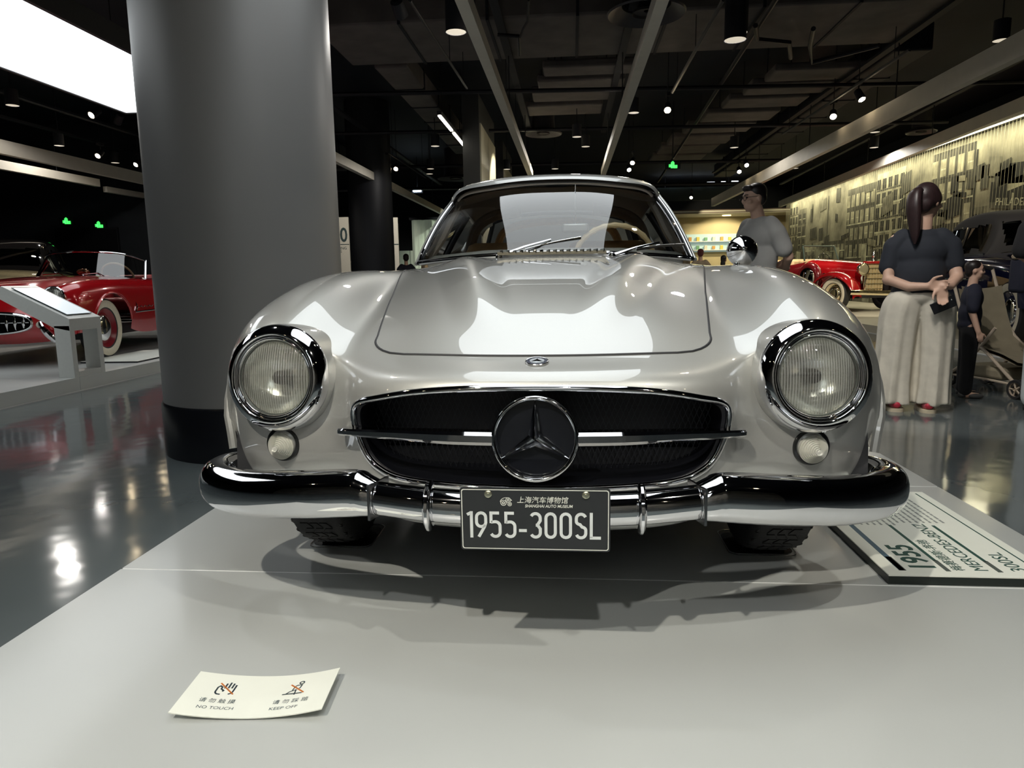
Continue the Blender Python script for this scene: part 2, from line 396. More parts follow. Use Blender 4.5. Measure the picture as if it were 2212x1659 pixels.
# ---- columns
col_m = M_('column_grey', (.27, .265, .26), .42, .25, 0, var=.02, scale=3)
def column(label, x, y, r, mat, basemat):
    t = thing('column', label, 'column', (x, y, FLOOR)); h = CEIL-FLOOR
    MB().lathe([(r, .30), (r, h)], 96).build('shaft', mat, t)
    MB().lathe([(r+.012, 0), (r+.012, .285), (r+.004, .30), (r-.01, .30)], 96).build('base', basemat, t)
column('thick matt grey round column with a black base beside the silver coupe', -1.80, 1.845, .52, col_m, M_('base_black', (.008, .009, .012), .25))
p = at(801, 450, 'y', 13.2)
column('nearly black round column far behind the grey column', p[0], 13.2, .475, M_('column_black', (.016, .017, .022), .5, .1), black_matte)

# ---- luminous ceiling boxes
def lightbox(label, x0, x1, y0, y1, z=3.05):
    t = thing('ceiling_lightbox', label, 'ceiling light', ((x0+x1)/2, (y0+y1)/2, z), group='luminous ceiling boxes'); w, l = x1-x0, y1-y0
    MB().box((0, 0, .005), (w, l, .01)).build('luminous_sheet', lightbox_m, t, smooth=False)
    f = MB()
    for s in (-1, 1):
        f.box((s*(w/2+.02), 0, .09), (.04, l+.08, .20)); f.box((0, s*(l/2+.02), .09), (w, .04, .20))
    f.box((0, 0, .18), (w, l, .02)); f.build('frame', M_('box_frame', (.05, .05, .055), .5), t, smooth=False)
    for x in (-w/2+.1, w/2-.1):
        for y in (-l/2+.3, l/2-.3): MB().cyl((x, y, .19), (x, y, CEIL-z), .006, 6).build('hanger', dark_iron, t)
lightbox('luminous ceiling panel hung over the silver coupe', -.76, .76, -1.35, 2.45)
lightbox('luminous ceiling panel hung over the red roadster', -5.74, -4.2, -0.4, 6.95)
lightbox('added luminous ceiling panel, unseen behind the viewer, for chrome reflections', -.76, .76, -8.2, -4.6)  # added out of view to give the chrome something bright to reflect
# ================================================================ the silver gullwing coupe
car = thing('sports_car', 'silver classic two-seat coupe with a big star in its grille', 'car', (0, 0, 0))
def rows(*r): return r
# half-body control rows: (x, y, z) from the centre line out to the sill, listed from tail to nose and under it
def sec(y, zs, xs): return [(x, y, z) for x, z in zip(xs, zs)]
XS = (0, .15, .30, .45, .54, .60, .68, .76, .832, .868, .875, .85)
BR = [
 sec(3.70, (.50, .50, .50, .495, .49, .485, .48, .47, .45, .43, .38, .30), (0, .14, .27, .40, .48, .53, .58, .63, .67, .69, .69, .68)),
 sec(3.55, (.66, .66, .655, .65, .645, .64, .635, .62, .58, .52, .42, .30), (0, .15, .29, .43, .51, .57, .64, .70, .75, .775, .78, .76)),
 sec(3.20, (.80, .80, .79, .78, .775, .775, .775, .76, .72, .62, .46, .30), (0, .15, .30, .45, .53, .60, .68, .76, .82, .855, .86, .83)),
 sec(2.75, (.92, .92, .91, .89, .88, .88, .88, .865, .81, .69, .50, .30), XS),
 sec(2.30, (.97, .97, .96, .94, .92, .91, .90, .885, .83, .71, .52, .42), XS),
 sec(1.85, (.96, .96, .95, .935, .92, .91, .895, .87, .81, .70, .50, .28), XS),
 sec(1.40, (.955, .953, .945, .93, .915, .90, .885, .86, .80, .69, .48, .24), XS),
 sec(1.05, (.948, .946, .938, .918, .902, .89, .876, .852, .795, .685, .50, .25), XS),
 sec(.75, (.922, .92, .912, .893, .878, .873, .872, .855, .80, .69, .50, .27), XS),
 sec(.45, (.885, .883, .876, .856, .848, .860, .872, .857, .795, .69, .51, .30), (0, .15, .30, .46, .545, .60, .68, .76, .835, .874, .88, .85)),
 sec(.15, (.838, .836, .830, .806, .797, .827, .858, .845, .778, .67, .51, .40), (0, .15, .30, .46, .528, .59, .67, .757, .832, .874, .88, .86)),
 sec(-.12, (.783, .781, .775, .752, .752, .793, .830, .815, .748, .645, .50, .38), (0, .15, .30, .445, .51, .577, .657, .747, .827, .868, .876, .86)),
 sec(-.33, (.718, .717, .713, .699, .702, .745, .785, .768, .702, .605, .475, .34), (0, .15, .30, .43, .50, .57, .65, .74, .815, .855, .862, .84)),
 [(0, -.50, .652), (.15, -.499, .652), (.30, -.49, .652), (.425, -.465, .653), (.50, -.465, .662), (.575, -.478, .698), (.65, -.478, .732), (.74, -.455, .712), (.80, -.405, .652), (.84, -.37, .565), (.846, -.355, .455), (.825, -.35, .335)],
 [(0, -.605, .628), (.15, -.60, .628), (.30, -.585, .624), (.42, -.55, .618), (.50, -.482, .632), (.57, -.470, .66), (.645, -.505, .69), (.73, -.482, .67), (.785, -.435, .612), (.822, -.39, .535), (.83, -.37, .44), (.81, -.362, .33)],
 [(0, -.648, .592), (.15, -.643, .591), (.30, -.624, .580), (.42, -.58, .562), (.50, -.503, .578), (.57, -.480, .60), (.64, -.517, .612), (.715, -.50, .598), (.77, -.455, .552), (.806, -.41, .49), (.812, -.392, .42), (.795, -.38, .325)],
 [(0, -.655, .49), (.15, -.65, .49), (.30, -.628, .49), (.42, -.578, .495), (.50, -.520, .503), (.57, -.500, .51), (.64, -.515, .515), (.71, -.50, .505), (.76, -.462, .475), (.792, -.425, .44), (.797, -.408, .39), (.783, -.392, .32)],
 [(0, -.634, .366), (.15, -.628, .368), (.30, -.606, .375), (.40, -.567, .398), (.49, -.535, .42), (.565, -.518, .43), (.64, -.507, .432), (.70, -.492, .43), (.745, -.465, .415), (.772, -.435, .395), (.777, -.42, .36), (.765, -.405, .315)],
 [(0, -.662, .322), (.15, -.656, .323), (.30, -.630, .328), (.40, -.580, .342), (.48, -.522, .356), (.56, -.507, .362), (.63, -.497, .364), (.69, -.482, .364), (.73, -.46, .358), (.753, -.437, .35), (.758, -.425, .335), (.75, -.41, .31)],
 [(0, -.640, .266), (.15, -.634, .266), (.30, -.606, .270), (.40, -.545, .278), (.48, -.487, .29), (.56, -.477, .298), (.63, -.467, .30), (.68, -.457, .302), (.712, -.442, .303), (.733, -.425, .304), (.74, -.415, .304), (.738, -.40, .305)],
 [(0, -.40, .215), (.15, -.40, .215), (.30, -.40, .22), (.40, -.40, .235), (.48, -.40, .25), (.56, -.40, .262), (.63, -.40, .27), (.67, -.40, .28), (.70, -.40, .29), (.72, -.40, .295), (.728, -.398, .30), (.732, -.395, .302)],
]
NR = len(BR)
BS = Surf(BR, True)
def nose(x, z): return BS.inv(np.atleast_1d(x), np.atleast_1d(z), (0, 2), box=(NR-9.0, NR-2.0))
def deck(x, y): return BS.inv(np.atleast_1d(x), np.atleast_1d(y), (0, 1), box=(6.0, NR-7.3))
# grille opening outline, half, in front view
GH = [(0, .597), (.14, .595), (.275, .585), (.375, .566), (.412, .556), (.430, .540), (.434, .512), (.425, .468), (.405, .422), (.372, .394), (.311, .376), (.167, .367), (0, .364)]
gh = cr(GH, 5); gh = gh[::1]
GOUT = np.concatenate([gh, (gh[1:-1]*np.array([-1, 1]))[::-1]])
A = full_grid(BS, 14, 12)
def kill(x, y, z):
    k = (y < -.5) & inpoly(x, z, GOUT*1.0)
    k |= (np.abs(x) < .545) & (y > 1.02) & (y < 2.12) & (z > .6)          # cabin opening
    k |= (np.hypot(np.abs(x)-.640, z-.604) < .124) & (y < -.38)
    for wy in (0, 2.40): k |= (np.hypot(y-wy, z-.335) < .372) & (np.abs(x) > .70) & (z < .72)
    k |= (np.abs(x) > .70) & (y > -.405) & (y < .41) & (z < .37)
    return k
body = cut_grid(A, kill).build('body_shell', silver, car, ang=60, fix=True)

# wheel arch lips
for wy in (0, 2.40):
    for s in (-1, 1):
        pts = []
        for i in range(25):
            a = math.radians(8+164*i/24); y = wy+.374*math.cos(a); z = .335+.374*math.sin(a)
            p, n = BS.inv(np.array([y]), np.array([z]), (1, 2), box=(0.5, NR-7.5)) if z > .34 else (np.array([[.875, y, z]]), None)
            pts.append((s*(max(p[0][0], .80)+.004), y, z))
        MB().tube(pts, .012, 8).build('wheel_arch_lip', silver, car)
# ---- bonnet with two power domes
def hood_w(y): return np.interp(y, [-.52, -.40, -.20, .05, .60, .75], [.424, .430, .458, .494, .588, .61])
def dome(x, y):
    xc = .218+.205*np.clip(y, -.4, .8); ax = np.abs(x)
    wdt = .066+.030*np.clip((y+.3)/1.0, 0, 1)
    t = (ax-xc)/wdt; sh = np.where(np.abs(t) < 1.5, np.cos(np.clip(t/1.5, -1, 1)*PI/2)**2, 0)
    amp = .030*np.clip((y+.42)/.42, 0, 1)**1.3*np.clip((.86-y)/.3, 0, 1)
    return sh*amp
ty = np.concatenate([np.linspace(0, .09, 16)**1.0, np.linspace(.10, 1.22, 90)]); s_ = np.linspace(-1, 1, 121)
yf = -.505; rc = .085
HX = np.zeros((len(ty), len(s_))); HY = HX.copy()
for i, d in enumerate(ty):
    cut = 0 if d >= rc else rc-math.sqrt(max(rc*rc-(rc-d)**2, 0))
    W = hood_w(yf+d)-cut-.003; HX[i] = s_*W; HY[i] = yf+d+.045*np.abs(HX[i]/.43)**2.4*max(0, 1-d/.5)
hp, hn = deck(HX.ravel(), HY.ravel()); HP = hp.reshape(*HX.shape, 3)
HP[..., 2] += .0028+dome(HX, HY)
hm = MB().grid(HP)
edge = np.concatenate([HP[::-1, 0], HP[0, 1:-1], HP[:, -1]])
hm.grid(np.stack([edge, edge-np.array([0, 0, .010])]))
hood = hm.build('hood', silver, car, ang=50)
MB().tube(edge[::2]-np.array([0, 0, .0022])+np.where(np.abs(edge[::2, :1]) > 0, 1, 0)*0, .0034, 6).build('hood_seal', black_matte, hood)
# side vents of the wings are hidden in this view; door cut lines
for s in (-1, 1):
    pts = [(s*(BS.inv(np.array([y]), np.array([z]), (1, 2), box=(3., 9.))[0][0][0]+.001), y, z) for y, z in ((1.0, .83), (1.0, .6), (1.02, .38), (1.2, .33), (1.7, .33), (1.78, .45), (1.78, .7), (1.78, .84))]
    MB().tube(cr(pts, 4), .0028, 5).build('door_gap', black_matte, car)
# ---- grille
gx, gz = GOUT[:, 0], GOUT[:, 1]
gp, gn = nose(gx, gz)
GF = gp.copy(); GF[:, 1] -= .004
frame = MB().tube(GF, .0105, 10, closed=True, sq=(1.0, .8), up=(0, -1, 0)).build('grille_frame', chrome, car, ang=60)
inner = GF.copy(); inner[:, 0] *= .965; inner[:, 2] = .48+(inner[:, 2]-.48)*.93; back = inner.copy(); back[:, 1] = -.40
cav = MB().grid(np.stack([GF, inner, back]), cv=True)
cav.add(back.tolist(), [tuple(range(len(back)))]); cav.build('grille_cavity', M_('cavity_black', (.004, .0045, .007), .35), car)
mesh = MB(); GI = GOUT*np.array([.955, .90])+np.array([0, .048])
def inside(x, z): return bool(inpoly(np.array([x]), np.array([z]), GI)[0])
def meshy(x): return -.52+.10*x*x*2
for sg in (-1, 1):
    for k in range(-64, 65):
        run = []
        for i in range(0, 49):
            z = .36+.25*i/48; x = k*.0135+sg*(z-.48)*.42
            if inside(x, z): run.append((x, meshy(x), z))
            else:
                if len(run) > 1: mesh.tube([run[0], run[-1]], .0009, 4, cap=False)
                run = []
        if len(run) > 1: mesh.tube([run[0], run[-1]], .0009, 4, cap=False)
mesh.build('grille_mesh', M_('mesh_wire', (.05, .052, .058), .35, 1.0), car, ang=80)
# cross bar wings
for s in (-1, 1):
    T = cr([(.094, -.662, .4865, .0150, .013), (.20, -.655, .487, .0145, .012), (.32, -.628, .4865, .0115, .011), (.42, -.600, .4845, .0088, .010), (.466, -.582, .4830, .0080, .009), (.476, -.576, .4828, .004, .005)], 5)
    ring = []
    for x, y, z, h, d in T:
        ring.append([(s*x, y-d, z+h*.55), (s*x, y-d*.4, z+h), (s*x, y+d*2, z+h), (s*x, y+d*2, z-h), (s*x, y-d*.4, z-h), (s*x, y-d, z-h*.45)])
    b = MB().grid(np.array(ring), cv=True); b.f += [tuple(range(6)), tuple(len(b.v)-6+i for i in range(6))]
    b.build('grille_bar', chrome, car, ang=28)
# star emblem
star_m = M_('star_chrome', (.85, .86, .88), .07, 1.0, var=.02)
SM = face_to((0, -.668, .4875), (0, -1, 0.05))
st = MB()
for k in range(3):
    a = math.radians(90+120*k); dv = (math.cos(a), math.sin(a)); tip = (dv[0]*.086, dv[1]*.086, .004)
    l = (math.cos(a+PI/3)*.0165, math.sin(a+PI/3)*.0165, .0); r = (math.cos(a-PI/3)*.0165, math.sin(a-PI/3)*.0165, .0)
    st.add([(0, 0, .020), l, tip, r, (l[0], l[1], -.008), (tip[0], tip[1], -.004), (r[0], r[1], -.008)], [(0, 2, 1), (0, 3, 2), (1, 2, 5, 4), (2, 3, 6, 5)], SM)
star = st.build('star_emblem', star_m, car, smooth=False, label='three-pointed chrome star')
MB().tube([SM @ Vector((.0905*math.cos(2*PI*i/64), .0905*math.sin(2*PI*i/64), .0)) for i in range(64)], .0068, 12, closed=True, sq=(1.35, .9), up=SM.to_3x3() @ Vector((0, 0, 1))).build('star_ring', star_m, star)
MB().disc(.086, -.012, 48, SM).build('star_backing', black_gloss, star)
# nose badge
(bp_, bn_) = deck(0., -.545); bp_, bn_ = bp_[0], bn_[0]
bn_ = bn_ if bn_[2] > 0 else -bn_; BM = face_to(bp_+bn_*.001, bn_, (0, 1, 0)) @ Matrix.Rotation(0, 4, 'Z')
bd = MB().lathe([(.0275, 0), (.0275, .003), (.0262, .0045), (.0245, .004)], 40, BM).build('nose_badge', chrome_soft, car)
MB().lathe([(.0245, .0035), (.0170, .0035)], 40, BM).build('badge_wreath', M_('enamel_blue', (.03, .04, .07), .3), bd)
MB().lathe([(.0170, .0042), (.0001, .0042)], 40, BM).build('badge_field', M_('enamel_pale', (.42, .46, .5), .3, .4), bd)
bs = MB(); FLIP = BM @ Matrix.Rotation(PI, 4, 'Z')
for k in range(3):
    a = math.radians(90+120*k); bs.add([(0, 0, .008), (.003*math.cos(a+1.05), .003*math.sin(a+1.05), .0045), (.0165*math.cos(a), .0165*math.sin(a), .005), (.003*math.cos(a-1.05), .003*math.sin(a-1.05), .0045)], [(0, 2, 1), (0, 3, 2)], BM)
bs.build('badge_star', chrome, bd, smooth=False)
for i in range(26):
    a = 2*PI*i/26
    if i % 2: continue
    MB().box((.0208*math.cos(a), .0208*math.sin(a), .0040), (.004, .0016, .001), BM).build('badge_leaf', chrome_soft, bd, smooth=False)
# ---- headlamps and turn lamps
lens_m = glass_mat('lamp_lens', (.92, .94, .90), 1.45)
nt = lens_m.node_tree; mo = nt.nodes['Mix Shader'] if 'Mix Shader' in nt.nodes else [n for n in nt.nodes if n.type == 'MIX_SHADER'][0]
df = nt.nodes.new('ShaderNodeBsdfTranslucent'); df.inputs[0].default_value = (.80, .82, .80, 1); d2 = nt.nodes.new('ShaderNodeBsdfDiffuse'); d2.inputs[0].default_value = (.85, .86, .84, 1)
ad = nt.nodes.new('ShaderNodeMixShader'); ad.inputs[0].default_value = .5; nt.links.new(df.outputs[0], ad.inputs[1]); nt.links.new(d2.outputs[0], ad.inputs[2])
m2 = nt.nodes.new('ShaderNodeMixShader'); wv = nt.nodes.new('ShaderNodeTexWave'); wv.inputs['Scale'].default_value = 52; wv.inputs['Distortion'].default_value = 0; tc_ = nt.nodes.new('ShaderNodeTexCoord')
mr = nt.nodes.new('ShaderNodeMapRange'); mr.inputs['To Min'].default_value = .0; mr.inputs['To Max'].default_value = .36
nt.links.new(tc_.outputs['Object'], wv.inputs['Vector']); nt.links.new(wv.outputs['Fac'], mr.inputs[0]); nt.links.new(mr.outputs[0], m2.inputs[0])
nt.links.new(mo.outputs[0], m2.inputs[1]); nt.links.new(ad.outputs[0], m2.inputs[2]); nt.links.new(m2.outputs[0], [n for n in nt.nodes if n.type == 'OUTPUT_MATERIAL'][0].inputs[0])
reflector_m = M_('reflector', (.84, .84, .80), .22, .75)
bulb_m = M_('lamp_bulb_glass', (.75, .7, .55), .15)
for s in (-1, 1):
    hl = bpy.data.objects.new('headlamp', None); COL.objects.link(hl); hl.parent = car
    HM = face_to((s*.640, -.524, .604), (s*.10, -1, .13))
    # bezel: wide chrome hood ring rolled over the wing
    MB().lathe(cr([(.142, -.135), (.139, -.085), (.1345, -.040), (.1312, -.016)], 4), 72, HM).build('lamp_pod', silver, hl, ang=70)
    prof = [(.1305, -.022), (.1318, -.012), (.1285, .002), (.1185, .014), (.109, .021), (.103, .019), (.1005, .012), (.0985, .014), (.0955, .016), (.0925, .014), (.0905, .008), (.0895, -.004)]
    MB().lathe([(r*1.0, h) for r, h in cr(prof, 3)], 72, HM, sy=1.0).build('bezel', chrome, hl, ang=70)
    R = .0885; Nn = 54; rowsL = []
    for i in range(13):
        rr = R*i/12; rowsL.append([(rr*math.cos(2*PI*j/96), rr*math.sin(2*PI*j/96)) for j in range(96)])
    L = np.array(rowsL); zz = .020*(1-(L[..., 0]**2+L[..., 1]**2)/R**2)+.0006*np.cos(L[..., 0]/.0042*PI)*(np.hypot(L[..., 0], L[..., 1]) < R*.94)
    G = np.concatenate([L, zz[..., None]], -1); V = [tuple(HM @ Vector(p)) for p in G.reshape(-1, 3)]
    # square grid lens for crisp vertical flutes
    n = 110; q = np.linspace(-R, R, n); xx, yy = np.meshgrid(q, q); rr = np.hypot(xx, yy)
    zz = .020*(1-np.clip(rr/R, 0, 1)**2)+.0008*np.sin(xx/.0032*PI)*(rr < R*.93)
    zz += np.where((np.abs(((yy+.012) % .034)-.017) < .0012) & (rr < R*.93), .0007, 0)
    lg = np.stack([xx, yy, zz], -1); mb = cut_grid(lg, lambda a, b, c: np.hypot(a, b) > R-.0012)
    mb.v = [tuple(HM @ Vector(p)) for p in mb.v]; mb.build('lens', lens_m, hl, ang=80)
    MB().lathe(cr([(.089, .0), (.080, -.018), (.060, -.038), (.035, -.050), (.0, -.055)], 4), 48, HM).build('reflector', reflector_m, hl, ang=80)
    MB().lathe([(.0, -.006), (.016, -.010), (.018, -.020), (.018, -.045)], 24, HM).build('bulb_shield', M_('shield_dark', (.10, .09, .08), .25, .8), hl)
    MB().lathe([(.0895, -.006), (.0925, .004), (.0905, .0095), (.088, .006)], 72, HM).build('lens_gasket', M_('gasket_grey', (.10, .11, .10), .35, .5), hl)
    MB().lathe([(.0, .004), (.005, .0035), (.006, .0)], 12, face_to((s*.655, -.541, .481), (s*.1, -1, -.25))).build('bezel_screw', chrome, hl)
    tp, tn = nose(.640, .434); tl = bpy.data.objects.new('turn_lamp', None); COL.objects.link(tl); tl.parent = car
    TM = face_to((s*tp[0][0], tp[0][1]+.004, tp[0][2]), (s*.10, -1, .02))
    MB().lathe([(.0445, -.004), (.0445, .004), (.042, .009), (.037, .010), (.034, .006)], 48, TM).build('rubber_base', M_('rubber_gloss', (.012, .013, .013), .25), tl)
    TL = TM @ xf((s*.002, -.004, 0))
    prof = [(.0345, .006)]
    for k in range(9):
        r0 = .0345-.0033*k; h = .010+.0040*k; prof += [(r0, h), (r0-.0002, h+.0042), (r0-.0030, h+.0012)]
    prof += [(.0035, .0445), (0, .045)]
    MB().lathe(prof, 40, TL).build('turn_lens', M_('clear_plastic', (.72, .72, .66), .16, .25, 1.0), tl, ang=25)
# ---- bumper
def bumper_section(name, T, parent=car, n=20):
    Pt = np.array(T)[:, :3]; rowsB = []
    for i in range(len(T)):
        x, y, z, h, d = T[i]; t = Pt[min(i+1, len(T)-1)]-Pt[max(i-1, 0)]; t[2] = 0; t /= np.linalg.norm(t)
        out = np.array([t[1], -t[0], 0]) if t[0] > 0 else np.array([-t[1], t[0], 0])
        out = np.array([t[1], -t[0], 0.])
        rowsB.append([np.array([x, y, z])+out*d*math.copysign(abs(math.cos(a))**.9, math.cos(a))+np.array([0, 0, 1])*h*math.copysign(abs(math.sin(a))**.85, math.sin(a)) for a in [2*PI*k/n for k in range(n)]])
    mb = MB().grid(np.array(rowsB), cv=True); k = len(mb.v)
    mb.f += [tuple(range(n)), tuple(range(k-n, k))]
    return mb
BUMP = [(.345, -.705, .362, .0395, .036), (.372, -.700, .366, .047, .041), (.405, -.690, .367, .0535, .045), (.526, -.662, .354, .0555, .047), (.664, -.610, .337, .0555, .047), (.765, -.556, .330, .055, .046), (.822, -.505, .329, .053, .043), (.848, -.450, .332, .048, .037), (.845, -.395, .339, .040, .028), (.822, -.352, .347, .028, .018), (.800, -.330, .352, .016, .010)]
T = cr(BUMP, 5)
for s in (-1, 1):
    mb = bumper_section('x', T, n=28)
    if s < 0: mb.v = [(-x, y, z) for x, y, z in mb.v]
    b = mb.build('bumper_end', chrome, car, ang=60)
    MB().box((s*.345, -.705, .361), (.006, .080, .078), rz=s*.30).build('bumper_joint', M_('joint_chrome', (.35, .35, .36), .2, 1.0), b, smooth=False)
C = cr([(-.343, -.705, .3605, .0365, .033), (-.225, -.728, .355, .036, .033), (-.1, -.738, .352, .036, .033), (0, -.740, .3515, .036, .033), (.1, -.738, .352, .036, .033), (.225, -.728, .355, .036, .033), (.343, -.705, .3605, .0365, .033)], 6)
cb = bumper_section('x', C, n=28).build('bumper_center', chrome, car, ang=60)
for s in (-1, 1):
    pts = [(s*.225, -.728-.040*math.cos(a), .354+.045*math.sin(a)) for a in [math.radians(-125+250*i/20) for i in range(21)]]
    MB().tube(pts, [.006+.0035*math.sin(PI*i/20) for i in range(21)], 10, sq=(1.0, 1.5), up=(1, 0, 0)).build('overrider', chrome, cb)
    MB().cyl((s*.30, -.50, .33), (s*.30, -.69, .35), .012, 8).build('bumper_bracket', black_matte, cb)
# ---- number plate
plate = bpy.data.objects.new('number_plate', None); COL.objects.link(plate); plate.parent = car
PM = face_to((.005, -.800, .3503), (0, -1, -.02))
def rrect(w, h, r, k=5):
    out = []
    for cx, cy, a in ((w/2-r, h/2-r, 0), (-w/2+r, h/2-r, 90), (-w/2+r, -h/2+r, 180), (w/2-r, -h/2+r, 270)): out += arc(cx, cy, r, r, a, a+90, k)
    return out
PW, PHt = .305, .1335
MB().prism(rrect(PW, PHt, .006), .004, PM @ xf((0, 0, -.004))).build('plate_sheet', M_('plate_black', (.025, .028, .030), .45), plate, ang=30)
o_, i_ = rrect(PW-.006, PHt-.006, .005), rrect(PW-.0095, PHt-.0095, .004)
MB().grid(np.array([[(x, y, .0007) for x, y in o_], [(x, y, .0007) for x, y in i_]]), cv=True).add([], []).build('plate_border', card_white, plate, smooth=False).matrix_local = PM
def seg(t): return [Vector(p) for p in t]
# plate digits drawn as strokes in a 1 x 2.2 cell
W_, H_ = 1.0, 2.65
def d0(): r = W_/2; return [arc(r, H_-r, r, r, 0, 180)+arc(r, r, r, r, 180, 360)+[(W_, H_-r)]]
GL = {
 '1': [[(-.12, H_-.22), (.28, H_+.0)], [(.34, H_+.16), (.34, -.16)]],
 '9': [arc(.5, H_-.5, .5, .5, 0, 180)+arc(.5, H_-1.05, .5, .5, 180, 325)+[], [(W_, H_-.5), (W_, H_-1.1), (.86, H_-1.55), (.22, -.06)]],
 '5': [[(.92, H_), (.04, H_), (.04, H_-1.15)], [(.04, H_-1.03), (.45, H_-.98)]+arc(.5, H_-1.48, .5, .5, 90, 0)+arc(.5, .5, .5, .5, 0, -155)],
 '-': [[(0, .72), (.84, .72)]],
 '3': [arc(.5, H_-.5, .5, .5, 155, 0)+[(W_, H_-.8), (.68, H_/2+.02)], [(.52, H_/2+.02), (.72, H_/2+.02), (W_, H_/2-.38)]+arc(.5, .5, .5, .5, 0, -155)],
 '0': d0(),
 'S': [arc(.5, H_-.5, .5, .5, 20, 180)+[(.0, H_-.75)]+arc(.45, H_-.80, .45, .36, 190, 262)+arc(.55, .85, .45, .36, 82, 0)+arc(.5, .5, .5, .5, 0, -160)],
 'L': [[(.0, H_+.16), (.0, 0)], [(-.16, 0), (W_*1.03, 0)]]}
K_ = .0001688; sc = .0190
for ch, px in zip('1955-300SL', (262, 362, 535, 715, 895, 1022, 1203, 1385, 1567, 1745)):
    MB0 = strokes(GL[ch], .325); x = (px+(18 if ch != '-' else 0)-1086)*K_
    MB0.v = [(a*sc+x, b*sc-.0368, c+.0006) for a, b, c in MB0.v]
    MB().add(MB0.v, MB0.f, PM).build('plate_digit', M_('digit_white', (.72, .76, .75), .5), plate, smooth=False)
text('上海汽车博物馆', .0150, PM @ xf((-.036, .0365, .0006)), card_white, plate, 'plate_lettering', sx=.985, shear=.18, extrude=.0002)
text('SHANGHAI AUTO MUSEUM', .0085, PM @ xf((-.0195, .0265, .0006)), card_white, plate, 'plate_lettering', sx=.92, shear=.15, extrude=.0002, bold=.0001)
lg = MB(); EM = PM @ xf((-.0565, .0375, .0008))
def annul(mb, cx, cy, ro, ri, M, n=24):
    mb.grid(np.array([[tuple(M @ Vector((cx+r*math.cos(2*PI*i/n), cy+r*math.sin(2*PI*i/n), 0))) for i in range(n)] for r in (ro, ri)]), cv=True)
for cx, cy, r in ((-.0065, -.002, .0062), (.003, .004, .0055), (.006, -.0045, .0045)):
    annul(lg, cx, cy, r, r*.78, EM); annul(lg, cx, cy, r*.5, r*.22, EM)
lg.add([(x, y, 0) for x, y in arc(-.001, -.001, .0128, .0105, 20, 175, 12)+arc(-.001, -.001, .0116, .0095, 175, 20, 12)], [tuple(range(26))], EM)
lg.build('plate_logo', card_white, plate, smooth=False)
for sx in (-.094, .1035): MB().lathe([(.0, .0045), (.003, .0045), (.0035, .0030), (.0055, .0030), (.0072, .002), (.0082, .0005), (.0082, 0)], 24, PM @ xf((sx, .0535, .0005))).build('plate_screw', M_('zinc', (.55, .55, .42), .3, .9), plate)
# ---- wheels
def wheel(parent, x, y, r=.332, wd=.165, s=1, treads=True, ww=None, hub=chrome, rimcol=None, name='wheel'):
    w_ = bpy.data.objects.new(name, None); COL.objects.link(w_); w_.parent = parent
    M = face_to((x, y, r+.004), (s, 0, 0)); h = wd/2
    ty_ = MB().lathe(cr([(r*.63, h*.78), (r*.72, h*1.0), (r*.86, h*1.08), (r*.955, h*.93), (r*.985, h*.70), (r*.99, 0), (r*.985, -h*.70), (r*.955, -h*.93), (r*.86, -h*1.08), (r*.72, -h), (r*.63, -h*.78)], 3), 64, M).build('tyre', rubber, w_, ang=60)
    if treads:
        for k in range(5):
            zc = (k-2)*h*.36; tr = MB()
            for i in range(72):
                a0 = 2*PI*i/72; a1 = a0+2*PI/72*.80; zo = .006*(1 if i % 2 else -1)
                ra = r*(.968 if abs(k-2) == 2 else .990)-.003
                V = [(q*math.cos(a), q*math.sin(a), zc+zo*(1 if a == a0 else -1)+e) for q in (ra-.004, ra+.006) for a in (a0, a1) for e in (-h*.135, h*.135)]
                tr.add(V, [(0, 1, 3, 2), (4, 6, 7, 5), (0, 4, 5, 1), (2, 3, 7, 6), (0, 2, 6, 4), (1, 5, 7, 3)], M)
            tr.build('tread_rib', rubber, ty_, smooth=False)
    if ww: MB().lathe(cr([(r*.66, h*.86), (r*.74, h*1.06), (r*.85, h*1.11), (r*.92, h*1.03)], 3), 64, M).build('whitewall_band', ww, w_)
    MB().lathe([(r*.66, h*.80), (r*.64, h*.85), (r*.60, h*.70), (r*.52, h*.30), (r*.45, h*.30), (r*.3, h*.5)], 48, M).build('rim', rimcol or silver, w_)
    MB().lathe(cr([(r*.46, h*.36), (r*.42, h*.62), (r*.30, h*.80), (r*.14, h*.88), (0, h*.90)], 4), 48, M).build('hubcap', hub, w_)
    MB().lathe([(r*.64, -h*.8), (0, -h*.8)], 32, M).build('inner_disc', black_matte, w_)
    return w_
for s in (-1, 1):
    wheel(car, s*.662, -.01, wd=.158, s=s); wheel(car, s*.705, 2.40, s=s)
MB().box((0, 1.5, .32), (1.24, 3.6, .16)).build('underbody', black_matte, car, smooth=False)
MB().box((0, -.1, .34), (.9, .72, .16)).build('engine_tray', black_matte, car, smooth=False)
for wy in (0, 2.4):
    for s in (-1, 1): MB().tube([(s*.53, wy+.42*math.cos(a), .335+.40*math.sin(a)) for a in [PI*i/16 for i in range(17)]], .004, 4, sq=(70, 1), up=(1, 0, 0)).build('wheel_well', black_matte, car)
